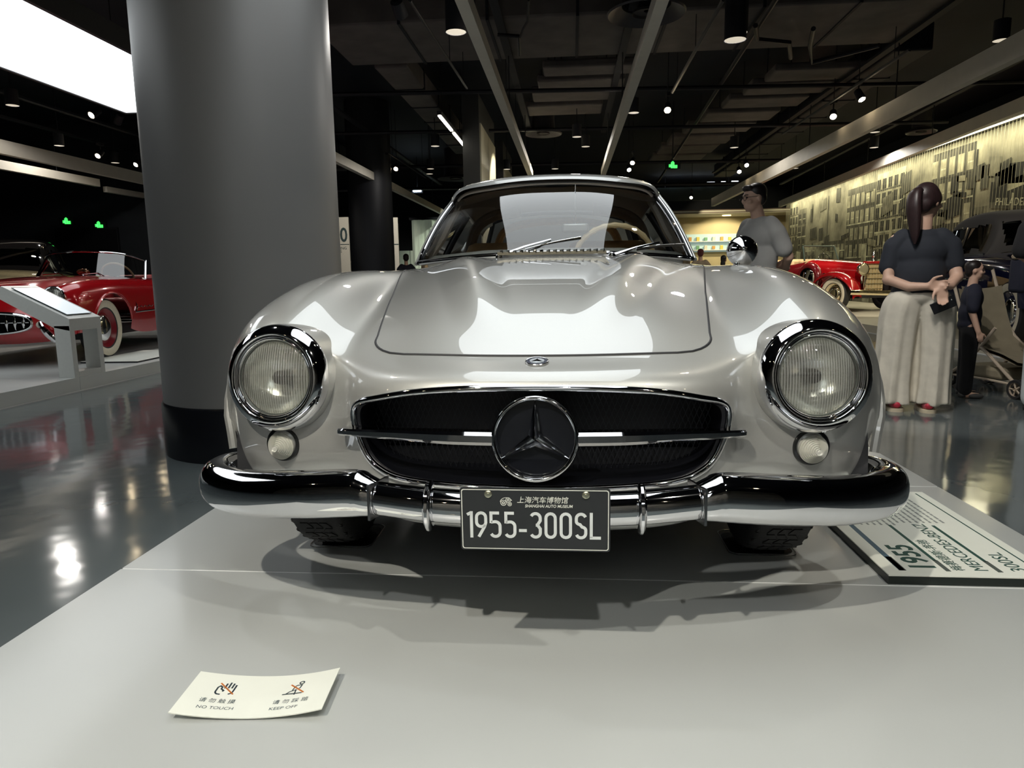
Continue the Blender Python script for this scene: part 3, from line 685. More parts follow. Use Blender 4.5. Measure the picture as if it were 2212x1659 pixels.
# ================================================================ cabin of the silver coupe
ss = np.linspace(-1, 1, 41)
def wbase(s): return np.stack([s*.598, .80+.15*np.abs(s)**2.6, .934-.028*np.abs(s)**2], -1)
def wtop(s): return np.stack([s*.462, 1.115+.085*np.abs(s)**2.4, 1.252-.045*np.abs(s)**3.2], -1)
tt = np.linspace(0, 1, 13)
WG = np.array([wbase(ss)*(1-t)+wtop(ss)*t+np.array([0, -.020, .018])*math.sin(PI*t)*np.ones((41, 1)) for t in tt])
ws = MB().grid(WG).build('windscreen', glass, car)
rim = np.concatenate([WG[0], WG[1:-1, -1], WG[-1][::-1], WG[1:-1, 0][::-1]])
rub = MB().tube(rim, .012, 8, closed=True).build('windscreen_rubber', black_gloss, ws)
out = rim+np.array([0, -.006, .006]); MB().tube(out, .0058, 8, closed=True).build('windscreen_trim', chrome, ws)
# roof
RR = []
for y, zc, hw, ze in ((1.085, 1.272, .460, 1.220), (1.14, 1.300, .478, 1.236), (1.32, 1.322, .495, 1.240), (1.60, 1.330, .505, 1.235), (1.90, 1.305, .495, 1.205), (2.15, 1.255, .47, 1.15)):
    RR.append([(0, y, zc), (hw*.35, y+.004, zc-.004), (hw*.65, y+.015, zc-.018), (hw*.86, y+.035, zc-(zc-ze)*.55), (hw*.97, y+.055, ze+.004), (hw*1.02, y+.065, ze-.028), (hw*1.015, y+.065, ze-.045)])
RS = Surf(RR, True); MB().grid(full_grid(RS, 8, 8)).build('roof', silver, car, ang=60)
MB().grid(full_grid(RS, 4, 4)*np.array([.97, 1, 1])-np.array([0, -.01, .022])).build('headliner', grey_cloth, car)
for s in (-1, 1):
    # windscreen pillar, rear pillar, belt moulding, side glass
    a = [(s*.610, .97, .905), (s*.565, 1.030, 1.02), (s*.520, 1.105, 1.12), (s*.474, 1.205, 1.205)]
    MB().tube(cr(a, 5), .010, 10, sq=(1, 1.3)).build('windscreen_pillar', silver, car)
    a = [(s*.520, 1.10, 1.02), (s*.48, 1.17, 1.12), (s*.44, 1.22, 1.20)]
    MB().tube(cr([(s*.575, 1.05, .93)]+a, 4), .022, 8).build('inner_pillar', grey_cloth, car)
    belt = [(s*.618, .99, .905), (s*.650, 1.2, .915), (s*.655, 1.5, .925), (s*.645, 1.8, .93), (s*.61, 2.05, .945)]
    MB().tube(cr(belt, 5), .009, 8).build('belt_moulding', chrome, car)
    top = [(s*.478, 1.215, 1.20), (s*.496, 1.4, 1.202), (s*.504, 1.6, 1.20), (s*.498, 1.8, 1.18), (s*.48, 2.0, 1.135)]
    bb, tp = cr(belt, 6), cr(top, 6); G = np.array([bb*(1-t)+tp*t+np.array([s*.006, 0, 0])*math.sin(PI*t) for t in np.linspace(0, 1, 7)])
    MB().grid(G[:, :18]).build('door_glass', glass_dark, car)
    MB().grid(G[:, 19:]).build('rear_quarter_glass', glass_dark, car)
    MB().tube([G[k, 18] for k in range(7)], .018, 8).build('door_pillar', black_matte, car)
    MB().tube(tp, .012, 8).build('drip_rail', silver, car)
    # inner door handle and arch trim seen through the glass
    MB().tube([(s*.60, 1.32, .99), (s*.585, 1.34, 1.03), (s*.575, 1.36, 1.07)], .005, 6).build('window_catch', chrome, car)
    G2 = [(s*.60, 2.05, .945), (s*.56, 2.12, 1.06), (s*.49, 2.18, 1.15), (s*.43, 2.22, 1.19)]
    MB().tube(cr(G2, 5), .045, 10).build('rear_pillar', silver, car)
    arc_ = [(s*.50, 1.86, .93), (s*.485, 1.84, 1.04), (s*.44, 1.83, 1.13), (s*.34, 1.83, 1.185), (s*.2, 1.83, 1.20)]
    MB().tube(cr(arc_, 5), .030, 8).build('rear_bow', grey_cloth, car)
# rear screen and parcel shelf
RG = np.array([[(x*(.50-.10*t), 2.62-.40*t-.10*x*x*(1-t), .955+.27*t-.05*abs(x)**3*t) for x in np.linspace(-1, 1, 25)] for t in np.linspace(0, 1, 9)])
rs = MB().grid(RG).build('rear_screen', glass_dark, car)
MB().tube(np.concatenate([RG[0], RG[1:-1, -1], RG[-1][::-1], RG[1:-1, 0][::-1]]), .014, 8, closed=True).build('rear_screen_trim', black_matte, rs)
frm = [(-.37, 2.06, .93), (-.355, 2.04, 1.03), (-.30, 2.02, 1.115), (-.16, 2.0, 1.150), (0, 2.0, 1.158), (.16, 2.0, 1.150), (.30, 2.02, 1.115), (.355, 2.04, 1.03), (.37, 2.06, .93)]
MB().tube(cr(frm, 5), .026, 8, sq=(1, .8)).build('rear_screen_surround', cream, car)
MB().box((0, 2.05, .915), (1.02, .55, .03)).build('parcel_shelf', cream, car, smooth=False, bev=.01)
MB().box((0, 1.55, .50), (1.16, 1.0, .04)).build('cabin_floor', black_matte, car, smooth=False)
for s in (-1, 1):
    seat = MB(); seat.box((s*.28, 1.42, .60), (.44, .44, .16)); seat.box((0, 0, 0), (.44, .13, .46), xf((s*.28, 1.70, .80), rx=-.22))
    seat.build('seat', cream, car, bev=.05, ang=60)
    MB().box((s*.585, 1.40, .78), (.03, .82, .28)).build('door_card', cream, car, bev=.01)
# dashboard, cowl grille, wheel, mirror
MB().tube([(-.56, 1.06, .885), (-.3, 1.0, .905), (0, .98, .91), (.3, 1.0, .905), (.56, 1.06, .885)], .055, 14).build('dashboard', M_('dash_grey', (.30, .31, .30), .45), car)
MB().tube([(-.5, 1.13, .90), (0, 1.06, .925), (.5, 1.13, .90)], .018, 8).build('dash_roll', cream, car)
for i, x in enumerate((.24, .36)): MB().lathe([(.042, 0), (.042, .02), (.036, .022), (0, .018)], 24, face_to((x, 1.06, .90), (0, 1, .15))).build('gauge', chrome, car)
wc = Vector(at(1325, 566, 'y', 1.20)); WM = face_to(wc, (0, .80, .42))
stw = bpy.data.objects.new('steering_wheel', None); COL.objects.link(stw); stw.parent = car
MB().tube([WM @ Vector((.185*math.cos(2*PI*i/72), .185*math.sin(2*PI*i/72), 0)) for i in range(72)], [.0125+.0018*math.cos(2*PI*i/72*24) for i in range(72)], 10, closed=True).build('wheel_rim', ivory, stw)
for a in (0, PI): MB().tube([WM @ Vector((.03*math.cos(a), 0, -.01)), WM @ Vector((.175*math.cos(a), 0, 0))], .009, 8, sq=(1.6, .7)).build('wheel_spoke', chrome, stw)
MB().lathe([(0, .012), (.03, .010), (.038, -.01), (.03, -.05)], 24, WM).build('wheel_hub', ivory, stw)
MB().cyl(WM @ Vector((0, 0, -.03)), WM @ Vector((0, 0, -.3)), .018, 10).build('steering_column', black_matte, stw)
mp = at(1243, 492, 'y', 1.12)
MB().box(tuple(mp), (.125, .02, .042)).build('inside_mirror', M_('mirror_back', (.30, .31, .30), .25, .7), car, bev=.012)
MB().cyl((mp[0], mp[1], mp[2]), (mp[0], 1.07, 1.245), .0025, 6).build('mirror_stem', chrome, car)
cg = MB(); cg.box((0, .735, .934), (.44, .055, .012)); cgo = cg.build('cowl_grille', M_('cowl_brass', (.55, .50, .38), .25, .9), car, smooth=False)
for i in range(16): MB().box((-.205+.0273*i, .722, .942), (.004, .045, .010), rz=.3).build('cowl_slat', chrome, cgo, smooth=False)
MB().tube([wbase(np.array([q]))[0]+np.array([0, -.022, -.004]) for q in np.linspace(-.98, .98, 30)], .008, 8).build('cowl_trim', chrome, car)
# wipers
for px0, py0, px1, py1, b0, b1 in ((1078, 553, 1190, 517, (1135, 541), (1255, 514)), (1322, 551, 1425, 523, (1375, 539), (1478, 528))):
    a = at(px0, py0, 'y', .765); tp = at(px1, py1, 'y', .835); q0 = at(*b0, 'y', .82); q1 = at(*b1, 'y', .845)
    wp = bpy.data.objects.new('wiper', None); COL.objects.link(wp); wp.parent = car
    MB().lathe([(.016, 0), (.014, .018), (.007, .026), (0, .027)], 20, face_to(a-np.array([0, 0, .014]), (0, -.4, 1))).build('wiper_pivot', chrome, wp)
    md = (np.array(a)+tp)/2+np.array([0, -.006, .004])
    MB().tube([a, md, tp], [.0055, .0045, .003], 8, sq=(1.4, .7)).build('wiper_arm', chrome, wp)
    qs = cr([q0, (q0*.5+q1*.5)+np.array([0, 0, .004]), q1], 5)
    MB().tube(qs, .0042, 6, sq=(.8, 1.6)).build('wiper_blade', M_('blade_dark', (.06, .055, .05), .25, .8), wp)
    MB().tube(qs+np.array([0, -.004, .005]), .0022, 6).build('blade_spine', chrome, wp)
# mirror on the wing
mb = thing('wing_mirror', 'x', 'mirror')
bpy.data.objects.remove(mb, do_unlink=True)
wm = bpy.data.objects.new('wing_mirror', None); COL.objects.link(wm); wm.parent = car
mc = at(1604, 541, 'y', .47); ft = deck(.68, .47)[0][0]
MM = face_to(mc, (-.10, -1, .10))
MB().lathe(cr([(.054, -.020), (.055, -.012), (.052, 0), (.040, .020), (.024, .036), (.010, .044), (0, .046)], 4), 48, MM).build('mirror_cup', chrome, wm)
MB().lathe([(.054, -.020), (.05, -.024), (0, -.022)], 48, MM).build('mirror_glass', chrome, wm)
MB().tube([ft+np.array([0, 0, -.004]), ft+np.array([0, -.002, .012]), mc-np.array([0, 0, .045])], [.016, .008, .0065], 12).build('mirror_stalk', chrome, wm)
# ================================================================ things under the dark ceiling
# ---- ducts
DUCTS = []
def rod_top(x, y):
    return min([CEIL]+[z-.015 for x0, x1, y0, y1, z in DUCTS if x0 < x < x1 and y0 < y < y1])
def duct(lab, x0, x1, y0, y1, z, h=.35, mat=dark_duct, rz=0, seams=0, group=None):
    DUCTS.append((x0, x1, y0, y1, z)); t = thing('air_duct', lab, 'duct', ((x0+x1)/2, (y0+y1)/2, z), rz, group); MB().box((0, 0, h/2), (x1-x0, y1-y0, h)).build('casing', mat, t, smooth=False, bev=.03)
    for q in (-.3, .3): MB().cyl(((x1-x0)*q, (y1-y0)*q, h), ((x1-x0)*q, (y1-y0)*q, CEIL-z), .008, 6).build('hanger', dark_iron, t)
    for k in range(seams):
        q = (k+1)/(seams+1)-.5
        if x1-x0 > y1-y0: MB().box(((x1-x0)*q, 0, h/2), (.035, y1-y0+.03, h+.03)).build('flange', dark_iron, t, smooth=False)
        else: MB().box((0, (y1-y0)*q, h/2), (x1-x0+.03, .035, h+.03)).build('flange', dark_iron, t, smooth=False)
duct('broad brownish air duct crossing over the coupe', -3.1, 4.5, 6.75, 8.35, 3.92, .4, seams=6)
for i, (px, py, pw, dl) in enumerate(((1690, 165, 1.15, 1.2), (1640, 195, 1.15, 1.3), (1590, 225, 1.2, 1.3), (1540, 255, 1.2, 1.5), (1500, 280, 1.2, 1.6), (1465, 305, 1.2, 1.9), (1440, 325, 1.2, 2.0), (1420, 345, 1.2, 2.2))):
    p = at(px, py, 'z', 3.92); duct('brownish ceiling board, one of the row stepping away over the mural hall', p[0]-.2, p[0]+pw, p[1]-dl*.27, p[1]+dl*.27, 3.92, .12, group='row of ceiling boards')
for i, (px, py, pw, dl) in enumerate(((1230, 155, 1.0, .9), (1215, 185, 1.0, 1.0), (1200, 210, 1.0, 1.2), (1185, 240, 1.0, 1.4))):
    p = at(px, py, 'z', 3.92); duct('brownish ceiling board in the short row between the beige beams', p[0]-.4, p[0]+pw, p[1]-dl*.27, p[1]+dl*.27, 3.92, .12, group='short row of ceiling boards')
duct('narrow grey duct running away beside the thick grey column', -2.85, -2.35, 8.6, 16, 3.95, .3, seams=5)
duct('dark main duct running away beside the longest beige beam', 4.75, 5.3, 9.0, 22, 4.0, .4, mat=dark_iron, seams=8)
duct('dark main duct running away left of the lit partition', -7.0, -6.0, 9.0, 18.5, 4.0, .4, mat=dark_iron, seams=8)
def ceiling_beam(label, a, b, wd=.10, ht=.13):
    a, b = Vector(a), Vector(b); mid = (a+b)/2; t = thing('ceiling_beam', label, 'beam', mid)
    MB().beam(a-mid, b-mid, wd, ht).build('profile', beam_m, t, smooth=False)
    d = (b-a).normalized(); L = (b-a).length
    for k in range(max(2, int(L/3))):
        q = a-mid+d*L*(k+.5)/max(2, int(L/3)); MB().cyl(q, q+Vector((0, 0, 3.86-a.z)), .008, 6).build('hanger', dark_iron, t)
    MB().beam(a-mid+Vector((0, 0, 3.87-a.z)), b-mid+Vector((0, 0, 3.87-a.z)), .10, .04).build('cable_tray', dark_iron, t, smooth=False)
ceiling_beam('long beige beam starting above the left edge of the silver coupe', (-.765, 2.6, 3.03), (-.79, 13.3, 3.03))
ceiling_beam('long beige beam starting above the right edge of the silver coupe', (.80, 2.6, 3.03), (.76, 13.4, 3.03))
ceiling_beam('longest beige beam, running toward the mural and clear of its top edge', (4.47, 3.0, 3.0), (4.36, 20.0, 3.0), .10, .24)
ceiling_beam('beige fascia beam along the top edge of the street mural', (6.50, 7.0, 3.2), (7.25, 23.2, 3.2), .10, .20)
ceiling_beam('beige beam to the right of the nearly black column', (-4.12, 9.0, 3.0), (-4.16, 21.0, 3.0), .10, .16)
ceiling_beam('beige beam over the red roadster, with warm lamp glow on it', (-8.95, 6.5, 3.0), (-8.86, 14.0, 3.0), .10, .22)
ceiling_beam('short beige beam on the dark wall above the exit signs', (-10.35, 8.0, 3.0), (-10.18, 12.65, 3.0), .10, .16)
ceiling_beam('shorter beige beam beside the thick grey column, ending behind it', (-10.2, 12.9, 2.9), (-10.1, 14.15, 2.9), .10, .12)
# ---- linear lamps
for i, (x, y0, y1) in enumerate(((-1.94, 8.9, 11.35), (-.93, 9.0, 11.3), (-.95, 13.1, 15.35))):
    lab = ('slim linear lamp hung left of the lit partition', 'slim linear lamp hung between the lit partition and the beige beam', 'smaller linear lamp further along the beige beam')[i]
    t = thing('linear_lamp', lab, 'ceiling lamp', (x, (y0+y1)/2, 3.3)); l = y1-y0
    MB().box((0, 0, .05), (.07, l, .06)).build('housing', grey_iron, t, smooth=False)
    for q in (-.27, .27): MB().box((0, q*l, .012), (.045, l*.46, .02)).build('tube', lamp_white, t, smooth=False)
    for q in (-.4, .4): MB().cyl((0, q*l, .08), (0, q*l, rod_top(x, (y0+y1)/2+q*l)-3.3), .005, 6).build('hanger', dark_iron, t)
# ---- downlights: small cans
def downlight(px, py, z=3.4, r=.085, lab='small round downlight can under the dark ceiling', glow=lamp_dim, hh=.22):
    p = at(px, py, 'z', z); t = thing('downlight', lab, 'ceiling lamp', p, group='round downlights')
    MB().lathe([(r, 0), (r, hh), (0, hh)], 20).build('can', dark_iron, t)
    MB().lathe([(r*.96, .004), (r*.6, .012), (0, .014)], 20).build('diffuser', glow, t)
    MB().cyl((0, 0, hh), (0, 0, rod_top(p[0], p[1])-z), .008, 6).build('rod', dark_iron, t)
for px, py in ((940, 316), (930, 365), (928, 376), (1369, 244), (1246, 296), (1265, 317), (1199, 365), (1586, 319), (1717, 364), (1686, 374), (1888, 319), (1890, 286), (2162, 88), (27, 228), (128, 315), (249, 352), (1095, 366)):
    downlight(px, py)
for q_ in ((985, 70, 3.3), (1588, 87, 3.3), (1369, 244, 3.4), (1246, 296, 3.4), (1586, 319, 3.4), (940, 316, 3.4), (27, 228, 3.4), (128, 315, 3.4), (1888, 319, 3.4)):
    p_ = at(*q_[:2], 'z', q_[2]); spot(p_-np.array([0, 0, .02]), p_-np.array([0, 0, 1.0]), HALL_DOWN, 168, .2, col=(1, .96, .90), rad=.10)
downlight(985, 70, 3.3, .105, 'wide black pendant can left of the long beige beam', hh=.45)
downlight(1595, 72, 3.5, .10, 'upper of the two round pendant cans near the flat duct', hh=.35)
downlight(1588, 87, 3.3, .115, 'lower and larger of the two round pendant cans near the flat duct', hh=.5)
# ---- track spotlights
def track_spot(px, py, z=3.3, aim=(0, -.6, -.6), lit=True, lab='lit track spotlight glowing under the dark ceiling', s=1.0):
    p = at(px, py, 'z', z); t = thing('track_spotlight', lab, 'spotlight', p, group='track spotlights')
    M = face_to((0, 0, 0), aim)
    MB().lathe([(.055*s, 0), (.058*s, -.03), (.052*s, -.16), (.03*s, -.18), (0, -.18)], 18, M).build('head', dark_iron, t)
    MB().ball((0, 0, 0), (.048*s, .048*s, .014*s), 14, 6, M).build('bulb', lamp_warm if lit else grey_iron, t)
    q = M @ Vector((0, 0, -.12)); MB().cyl(q, (q.x, q.y, .22), .012, 8).build('stem', dark_iron, t)
    MB().box((q.x, q.y, .24), (.05, .18, .05)).build('driver_box', dark_iron, t, smooth=False)
    MB().cyl((q.x, q.y, .26), (q.x, q.y, rod_top(p[0]+q.x, p[1]+q.y)-z), .006, 6).build('rod', dark_iron, t)
for px, py in ((1442, 238), (1366, 352), (1359, 367), (1800, 252), (1613, 357), (1597, 371), (1493, 427), (855, 365), (197, 249), (211, 337), (293, 356)):
    track_spot(px, py, aim=(random.uniform(-.25, .25), -.7, -.55))
track_spot(1862, 215, aim=(.3, -.5, -.9), lab='lit track spotlight nearest the longest beige beam')
track_spot(253, 266, aim=(-.6, .3, -.6), lit=False, lab='unlit track spotlight right beneath the luminous panel of the roadster')
track_spot(868, 34, z=3.4, aim=(.1, .8, -.5), lit=False, lab='unlit track spotlight beside the wide black pendant can', s=1.2)
# lamps of the same tracks behind the viewer, seen in the chrome only
for x, y in ((-1.05, -3.0), (1.5, -2.2), (-1.95, .2), (1.45, .9), (-3.2, -5), (-2.4, -6.6), (2.8, -5.4), (3.6, -3.4), (0.3, -7.2), (-4.6, -3.2)):
    t = thing('track_spotlight', 'lit track spotlight glowing under the dark ceiling', 'spotlight', (x, y, 3.34), group='track spotlights')
    M = face_to((0, 0, 0), (-x*.3, -y*.3, -1)); MB().lathe([(.055, 0), (.058, -.03), (.052, -.16), (0, -.18)], 18, M @ xf((0, 0, .10))).build('head', dark_iron, t)
    MB().ball((0, 0, 0), (.045, .045, .012), 14, 6, M @ xf((0, 0, .10))).build('bulb', lamp_warm, t)
    MB().cyl((0, 0, .05), (0, 0, CEIL-3.34), .008, 6).build('rod', dark_iron, t)
# ---- tracks (thin pale rails)
def rail(lab, pa, pb, z=3.5, r=.016, mat=grey_iron):
    a, b = at(*pa, 'z', z), at(*pb, 'z', z); m = (a+b)/2; t = thing('light_track', lab, 'track', m)
    MB().tube([a-m, b-m], r, 6, sq=(1, 1.4)).build('rail', mat, t)
    d = b-a
    qs = [q for q in np.linspace(-.42, .42, 15) if rod_top(*(m+d*q)[:2]) < CEIL-.1]
    for q in ((qs[0], qs[-1]) if len(qs) > 1 else (-.4, .4)): MB().cyl(tuple(d*q), tuple(d*q+np.array([0, 0, rod_top(*(m+d*q)[:2])-z])), .005, 6).build('hanger', dark_iron, t)
rail('thin light track passing the wide black pendant can', (885, 0), (1008, 190))
rail('thin light track right of the beige beam pair', (1562, 0), (1452, 200))
rail('thin light track sloping toward the longest beige beam', (1965, 108), (1690, 290))
rail('short light track beside the nearly black column', (838, 330), (920, 384))
# ---- air diffusers: big round dishes
for px, py, r, lab in ((1396, 28, .44, 'large round air diffuser crossed by the beige beam'), (1174, 289, .38, 'round air diffuser between the two long beige beams'), (985, 386, .55, 'round air diffuser left of the coupe roof'), (1990, 285, .30, 'small round air diffuser beside the longest beige beam')):
    p = at(px, py, 'z', 3.75); t = thing('air_diffuser', lab, 'vent', p)
    MB().lathe([(r, .0), (r*.97, -.02), (r*.80, .03), (r*.62, .08), (r*.60, .3), (r*.60, CEIL-3.75)], 40).build('dish', M_('diffuser_grey', (.07, .065, .07), .45, .2), t)
    MB().lathe([(r*.36, -.01), (r*.34, .02), (0, .02)], 32).build('inner_cone', M_('cone_grey', (.06, .055, .055), .5), t)
    MB().cyl((r*.05, 0, .02), (r*.05, 0, .3), .05, 10).build('stem', dark_iron, t)
# ---- black pipes and cable trays
pipe_m = M_('pipe_black', (.014, .013, .018), .5, .2)
def pipe(lab, pts, r=.03):
    p0 = np.array(pts[0]); t = MB().tube(np.array(pts)-p0, r, 8).build('ceiling_pipe', pipe_m, None, loc=p0); setp(t, lab, 'pipe')
pipe('black pipe spanning the hall across both long beige beams', [(-6, 9.2, 3.8), (7.5, 10.2, 3.8)], .035)
pipe('black pipe spanning the hall behind the first one', [(-6, 12.0, 3.75), (7.5, 12.9, 3.75)], .035)
pipe('thin black pipe spanning the hall over the linear lamps', [(-8, 15.2, 3.6), (6.0, 16.2, 3.6)], .04)
pipe('thin black pipe at the far end of the hall', [(-8, 19.5, 3.6), (6.0, 20.5, 3.6)], .05)
pipe('black pipe running along the row of ceiling boards', [(2.3, 5.0, 3.85), (2.9, 22, 3.85)], .03)
pipe('bent black sprinkler pipe hanging below the broad duct', [tuple(at(x, y, 'z', 3.75)) for x, y in ((1075, 75), (1120, 78), (1122, 118))], .022)
pipe('bent black pipe below the rounded end of the duct', [tuple(at(x, y, 'z', 3.75)) for x, y in ((1632, 55), (1636, 85), (1705, 92), (1708, 125))], .03)
pipe('short kinked black pipe right of the bent one', [tuple(at(x, y, 'z', 3.75)) for x, y in ((1757, 62), (1750, 100), (1754, 135), (1900, 98))], .03)
pipe('thin pale kinked conduit hanging between the long beige beams', [tuple(at(x, y, 'z', 3.6)) for x, y in ((1142, 0), (1140, 45), (1130, 62), (1124, 80))], .014)
# ---- lit partition walls in the middle distance
part_face = M_('partition_panel', (.62, .58, .44), .6, var=.05, scale=3)
def partition(lab, x, pxa, pxb, pytop):
    a, b = at(pxa, 350, 'x', x), at(pxb, 350, 'x', x); zt = at(pxa, pytop, 'x', x)[2]
    t = thing('display_partition', lab, 'partition', (x, (a[1]+b[1])/2, FLOOR)); L = b[1]-a[1]; H = zt-FLOOR
    MB().box((-.16, 0, H/2+.25), (.30, L+.1, H+.5)).build('core', M_('partition_dark', (.045, .046, .045), .6), t, smooth=False)
    n = 2
    for k in range(n): MB().box((.0, -L/2+L*(k+.5)/n, H/2), (.03, L/n-.03, H)).build('panel', part_face, t, smooth=False)
partition('tall partition with a pale lit face behind the coupe roof', -1.55, 1038, 1069, 268)
partition('second pale lit partition standing further along', -1.55, 1088, 1106, 352)
spot((-.2, 12.5, 3.6), (-1.55, 13.0, 2.2), 240, 75, col=(1, .92, .70))
spot((-.4, 20.0, 3.6), (-1.55, 20.5, 2.0), 160, 75, col=(1, .92, .70))
# ---- exit signs
def exit_sign(lab, px, py, y, wd=.36, hang=False):
    p = at(px, py, 'y', y); t = thing('exit_sign', lab, 'sign', p)
    MB().box((0, .03, 0), (wd, .05, wd*.48)).build('case', black_matte, t, smooth=False)
    g = MB(); g.box((0, -.002, 0), (wd*.22, .01, wd*.36)); g.box((-wd*.16, -.002, -.01), (wd*.16, .01, wd*.18)); g.box((wd*.2, -.002, -.03), (wd*.2, .01, wd*.2)); g.ball((0, -.002, wd*.17), (.03, .01, .03), 10, 6)
    g.build('running_figure', green_sign, t)
    if hang: MB().cyl((0, .03, wd*.2), (0, .03, rod_top(p[0], p[1])-p[2]), .012, 6).build('rod', dark_iron, t)
exit_sign('green exit sign on the dark wall above the left door leaf', 143, 478, 14.12)
exit_sign('green exit sign on the dark wall above the right door leaf', 213, 486, 14.12)
exit_sign('green exit sign hanging from the ceiling over the hall', 1453, 357, 14.0, .34, True)
p = at(901, 411, 'y', 20.0); t = thing('cold_lamp', 'small cold white bulkhead lamp beside the beige beam', 'wall lamp', p)
MB().box((0, 0, 0), (.26, .06, .10)).build('diffuser', lamp_cold, t, smooth=False, bev=.02); MB().box((0, .05, 0), (.34, .06, .16)).build('back_box', dark_iron, t, smooth=False)
MB().cyl((0, .05, 0), (0, .05, CEIL-p[2]), .01, 6).build('rod', dark_iron, t)
a, b = at(1420, 400, 'y', 26.0), at(1592, 394, 'y', 26.0); t = thing('clerestory_lights', 'row of white lights glinting in the dark behind the coupe roof', 'ceiling lamp', a)
x = 0.0
while x < b[0]-a[0]:
    l = random.uniform(.15, .5); MB().box((x+l/2, 0, .06*x*.3), (l, .04, .07)).build('light_bar', M_('bar_glow', (.8, .8, .8), .5, emit=(.85, .95, 1, 3.0)), t, smooth=False); x += l+random.uniform(.05, .25)
for q in (.1, .9): MB().cyl(((b[0]-a[0])*q, .06, -.1), ((b[0]-a[0])*q, .06, CEIL-a[2]), .012, 6).build('hanger', dark_iron, t)
MB().box(((b[0]-a[0])/2, .06, -.35), (b[0]-a[0], .04, .5)).build('louvre_panel', M_('louvre', (.03, .04, .042), .3), t, smooth=False)
# ================================================================ the red roadster and its neighbours
rd = thing('roadster', 'red open roadster with toothed chrome grille and whitewall tyres', 'car', (-5.96, 5.2, 0), math.radians(7))
def _up(z): return z+.065*min(1, max(0, (z-.42)/.38))
XR = (0, .18, .36, .52, .62, .72, .82, .89, .915, .91, .88)
RB = [
 sec(3.35, (.50, .50, .50, .50, .49, .48, .46, .43, .40, .36, .30), (0, .16, .32, .46, .55, .63, .70, .75, .77, .77, .74)),
 sec(3.15, (.74, .74, .73, .73, .73, .73, .70, .62, .52, .40, .28), (0, .17, .34, .49, .58, .68, .78, .84, .86, .86, .83)),
 sec(2.6, (.84, .84, .83, .84, .86, .87, .83, .74, .60, .42, .27), XR),
 sec(2.0, (.86, .86, .85, .84, .85, .85, .82, .74, .60, .42, .25), XR),
 sec(1.5, (.86, .86, .85, .84, .84, .83, .80, .72, .58, .42, .24), XR),
 sec(1.0, (.87, .87, .865, .85, .84, .83, .80, .72, .58, .42, .24), XR),
 sec(.5, (.87, .87, .86, .835, .83, .835, .805, .73, .59, .44, .27), XR),
 sec(.1, (.855, .85, .84, .805, .81, .83, .81, .74, .62, .50, .40), XR),
 sec(-.3, (.82, .815, .80, .765, .78, .81, .795, .73, .62, .48, .34), (0, .18, .36, .51, .60, .70, .80, .87, .90, .90, .87)),
 sec(-.58, (.76, .755, .74, .715, .73, .765, .75, .69, .58, .46, .33), (0, .18, .35, .50, .59, .68, .77, .84, .87, .87, .84)),
 [(0, -.80, .66), (.18, -.795, .655), (.35, -.78, .645), (.49, -.755, .63), (.58, -.735, .64), (.66, -.72, .66), (.74, -.70, .64), (.80, -.66, .58), (.83, -.61, .51), (.835, -.59, .43), (.81, -.58, .32)],
 [(0, -.90, .56), (.18, -.895, .555), (.35, -.87, .55), (.48, -.84, .54), (.57, -.81, .54), (.65, -.79, .545), (.72, -.76, .53), (.77, -.71, .49), (.795, -.66, .45), (.80, -.63, .40), (.78, -.61, .31)],
 [(0, -.92, .44), (.18, -.915, .44), (.35, -.895, .44), (.48, -.865, .44), (.56, -.84, .44), (.64, -.81, .44), (.70, -.78, .43), (.745, -.735, .41), (.765, -.69, .39), (.77, -.66, .36), (.755, -.63, .30)],
 [(0, -.88, .32), (.18, -.875, .32), (.34, -.86, .32), (.46, -.835, .32), (.54, -.81, .32), (.61, -.78, .32), (.67, -.75, .32), (.71, -.715, .31), (.73, -.68, .305), (.735, -.66, .30), (.725, -.64, .285)],
 [(0, -.78, .24), (.18, -.78, .24), (.33, -.77, .24), (.44, -.75, .245), (.52, -.73, .25), (.59, -.71, .255), (.64, -.69, .26), (.67, -.67, .265), (.69, -.655, .27), (.70, -.645, .27), (.70, -.63, .27)]]
RB = [[(x, y, _up(z)) for x, y, z in r] for r in RB]
RBS = Surf(RB, True); nR = len(RB)
def ell(a, b, n=48, cx=0, cz=.45, p=2.8):
    return np.array([(cx+a*math.copysign(abs(math.cos(t))**(2/p), math.cos(t)), cz+b*math.copysign(abs(math.sin(t))**(2/p), math.sin(t))) for t in [2*PI*k/n for k in range(n)]])
RO = ell(.53, .105, cz=.46)
def rkill(x, y, z):
    k = (y < -.6) & inpoly(x, z, RO)
    k |= (np.abs(x) < .60) & (y > 1.05) & (y < 2.05) & (z > .6)
    for wy in (0, 2.59): k |= (np.hypot(y-wy, z-.335) < .40) & (np.abs(x) > .70) & (z < .78)
    return k
cut_grid(full_grid(RBS, 10, 8), rkill).build('body_shell', red_paint, rd, ang=60)
gp, _ = RBS.inv(RO[:, 0], RO[:, 1], (0, 2), box=(nR-5.5, nR-1.2)); gp[:, 1] -= .004
MB().tube(gp, .016, 8, closed=True, up=(0, -1, 0)).build('grille_frame', chrome, rd)
bk = gp.copy(); bk[:, 1] = -.62; bk[:, [0, 2]] = np.array([0, .46])+(bk[:, [0, 2]]-np.array([0, .46]))*.98
c_ = MB().grid(np.stack([gp, bk]), cv=True); c_.add(bk.tolist(), [tuple(range(len(bk)))]); c_.build('grille_cavity', black_matte, rd)
MB().tube(cr([(x, -.885+.16*x*x, .462) for x in np.linspace(-.5, .5, 9)], 3), .007, 6).build('grille_bar', chrome, rd)
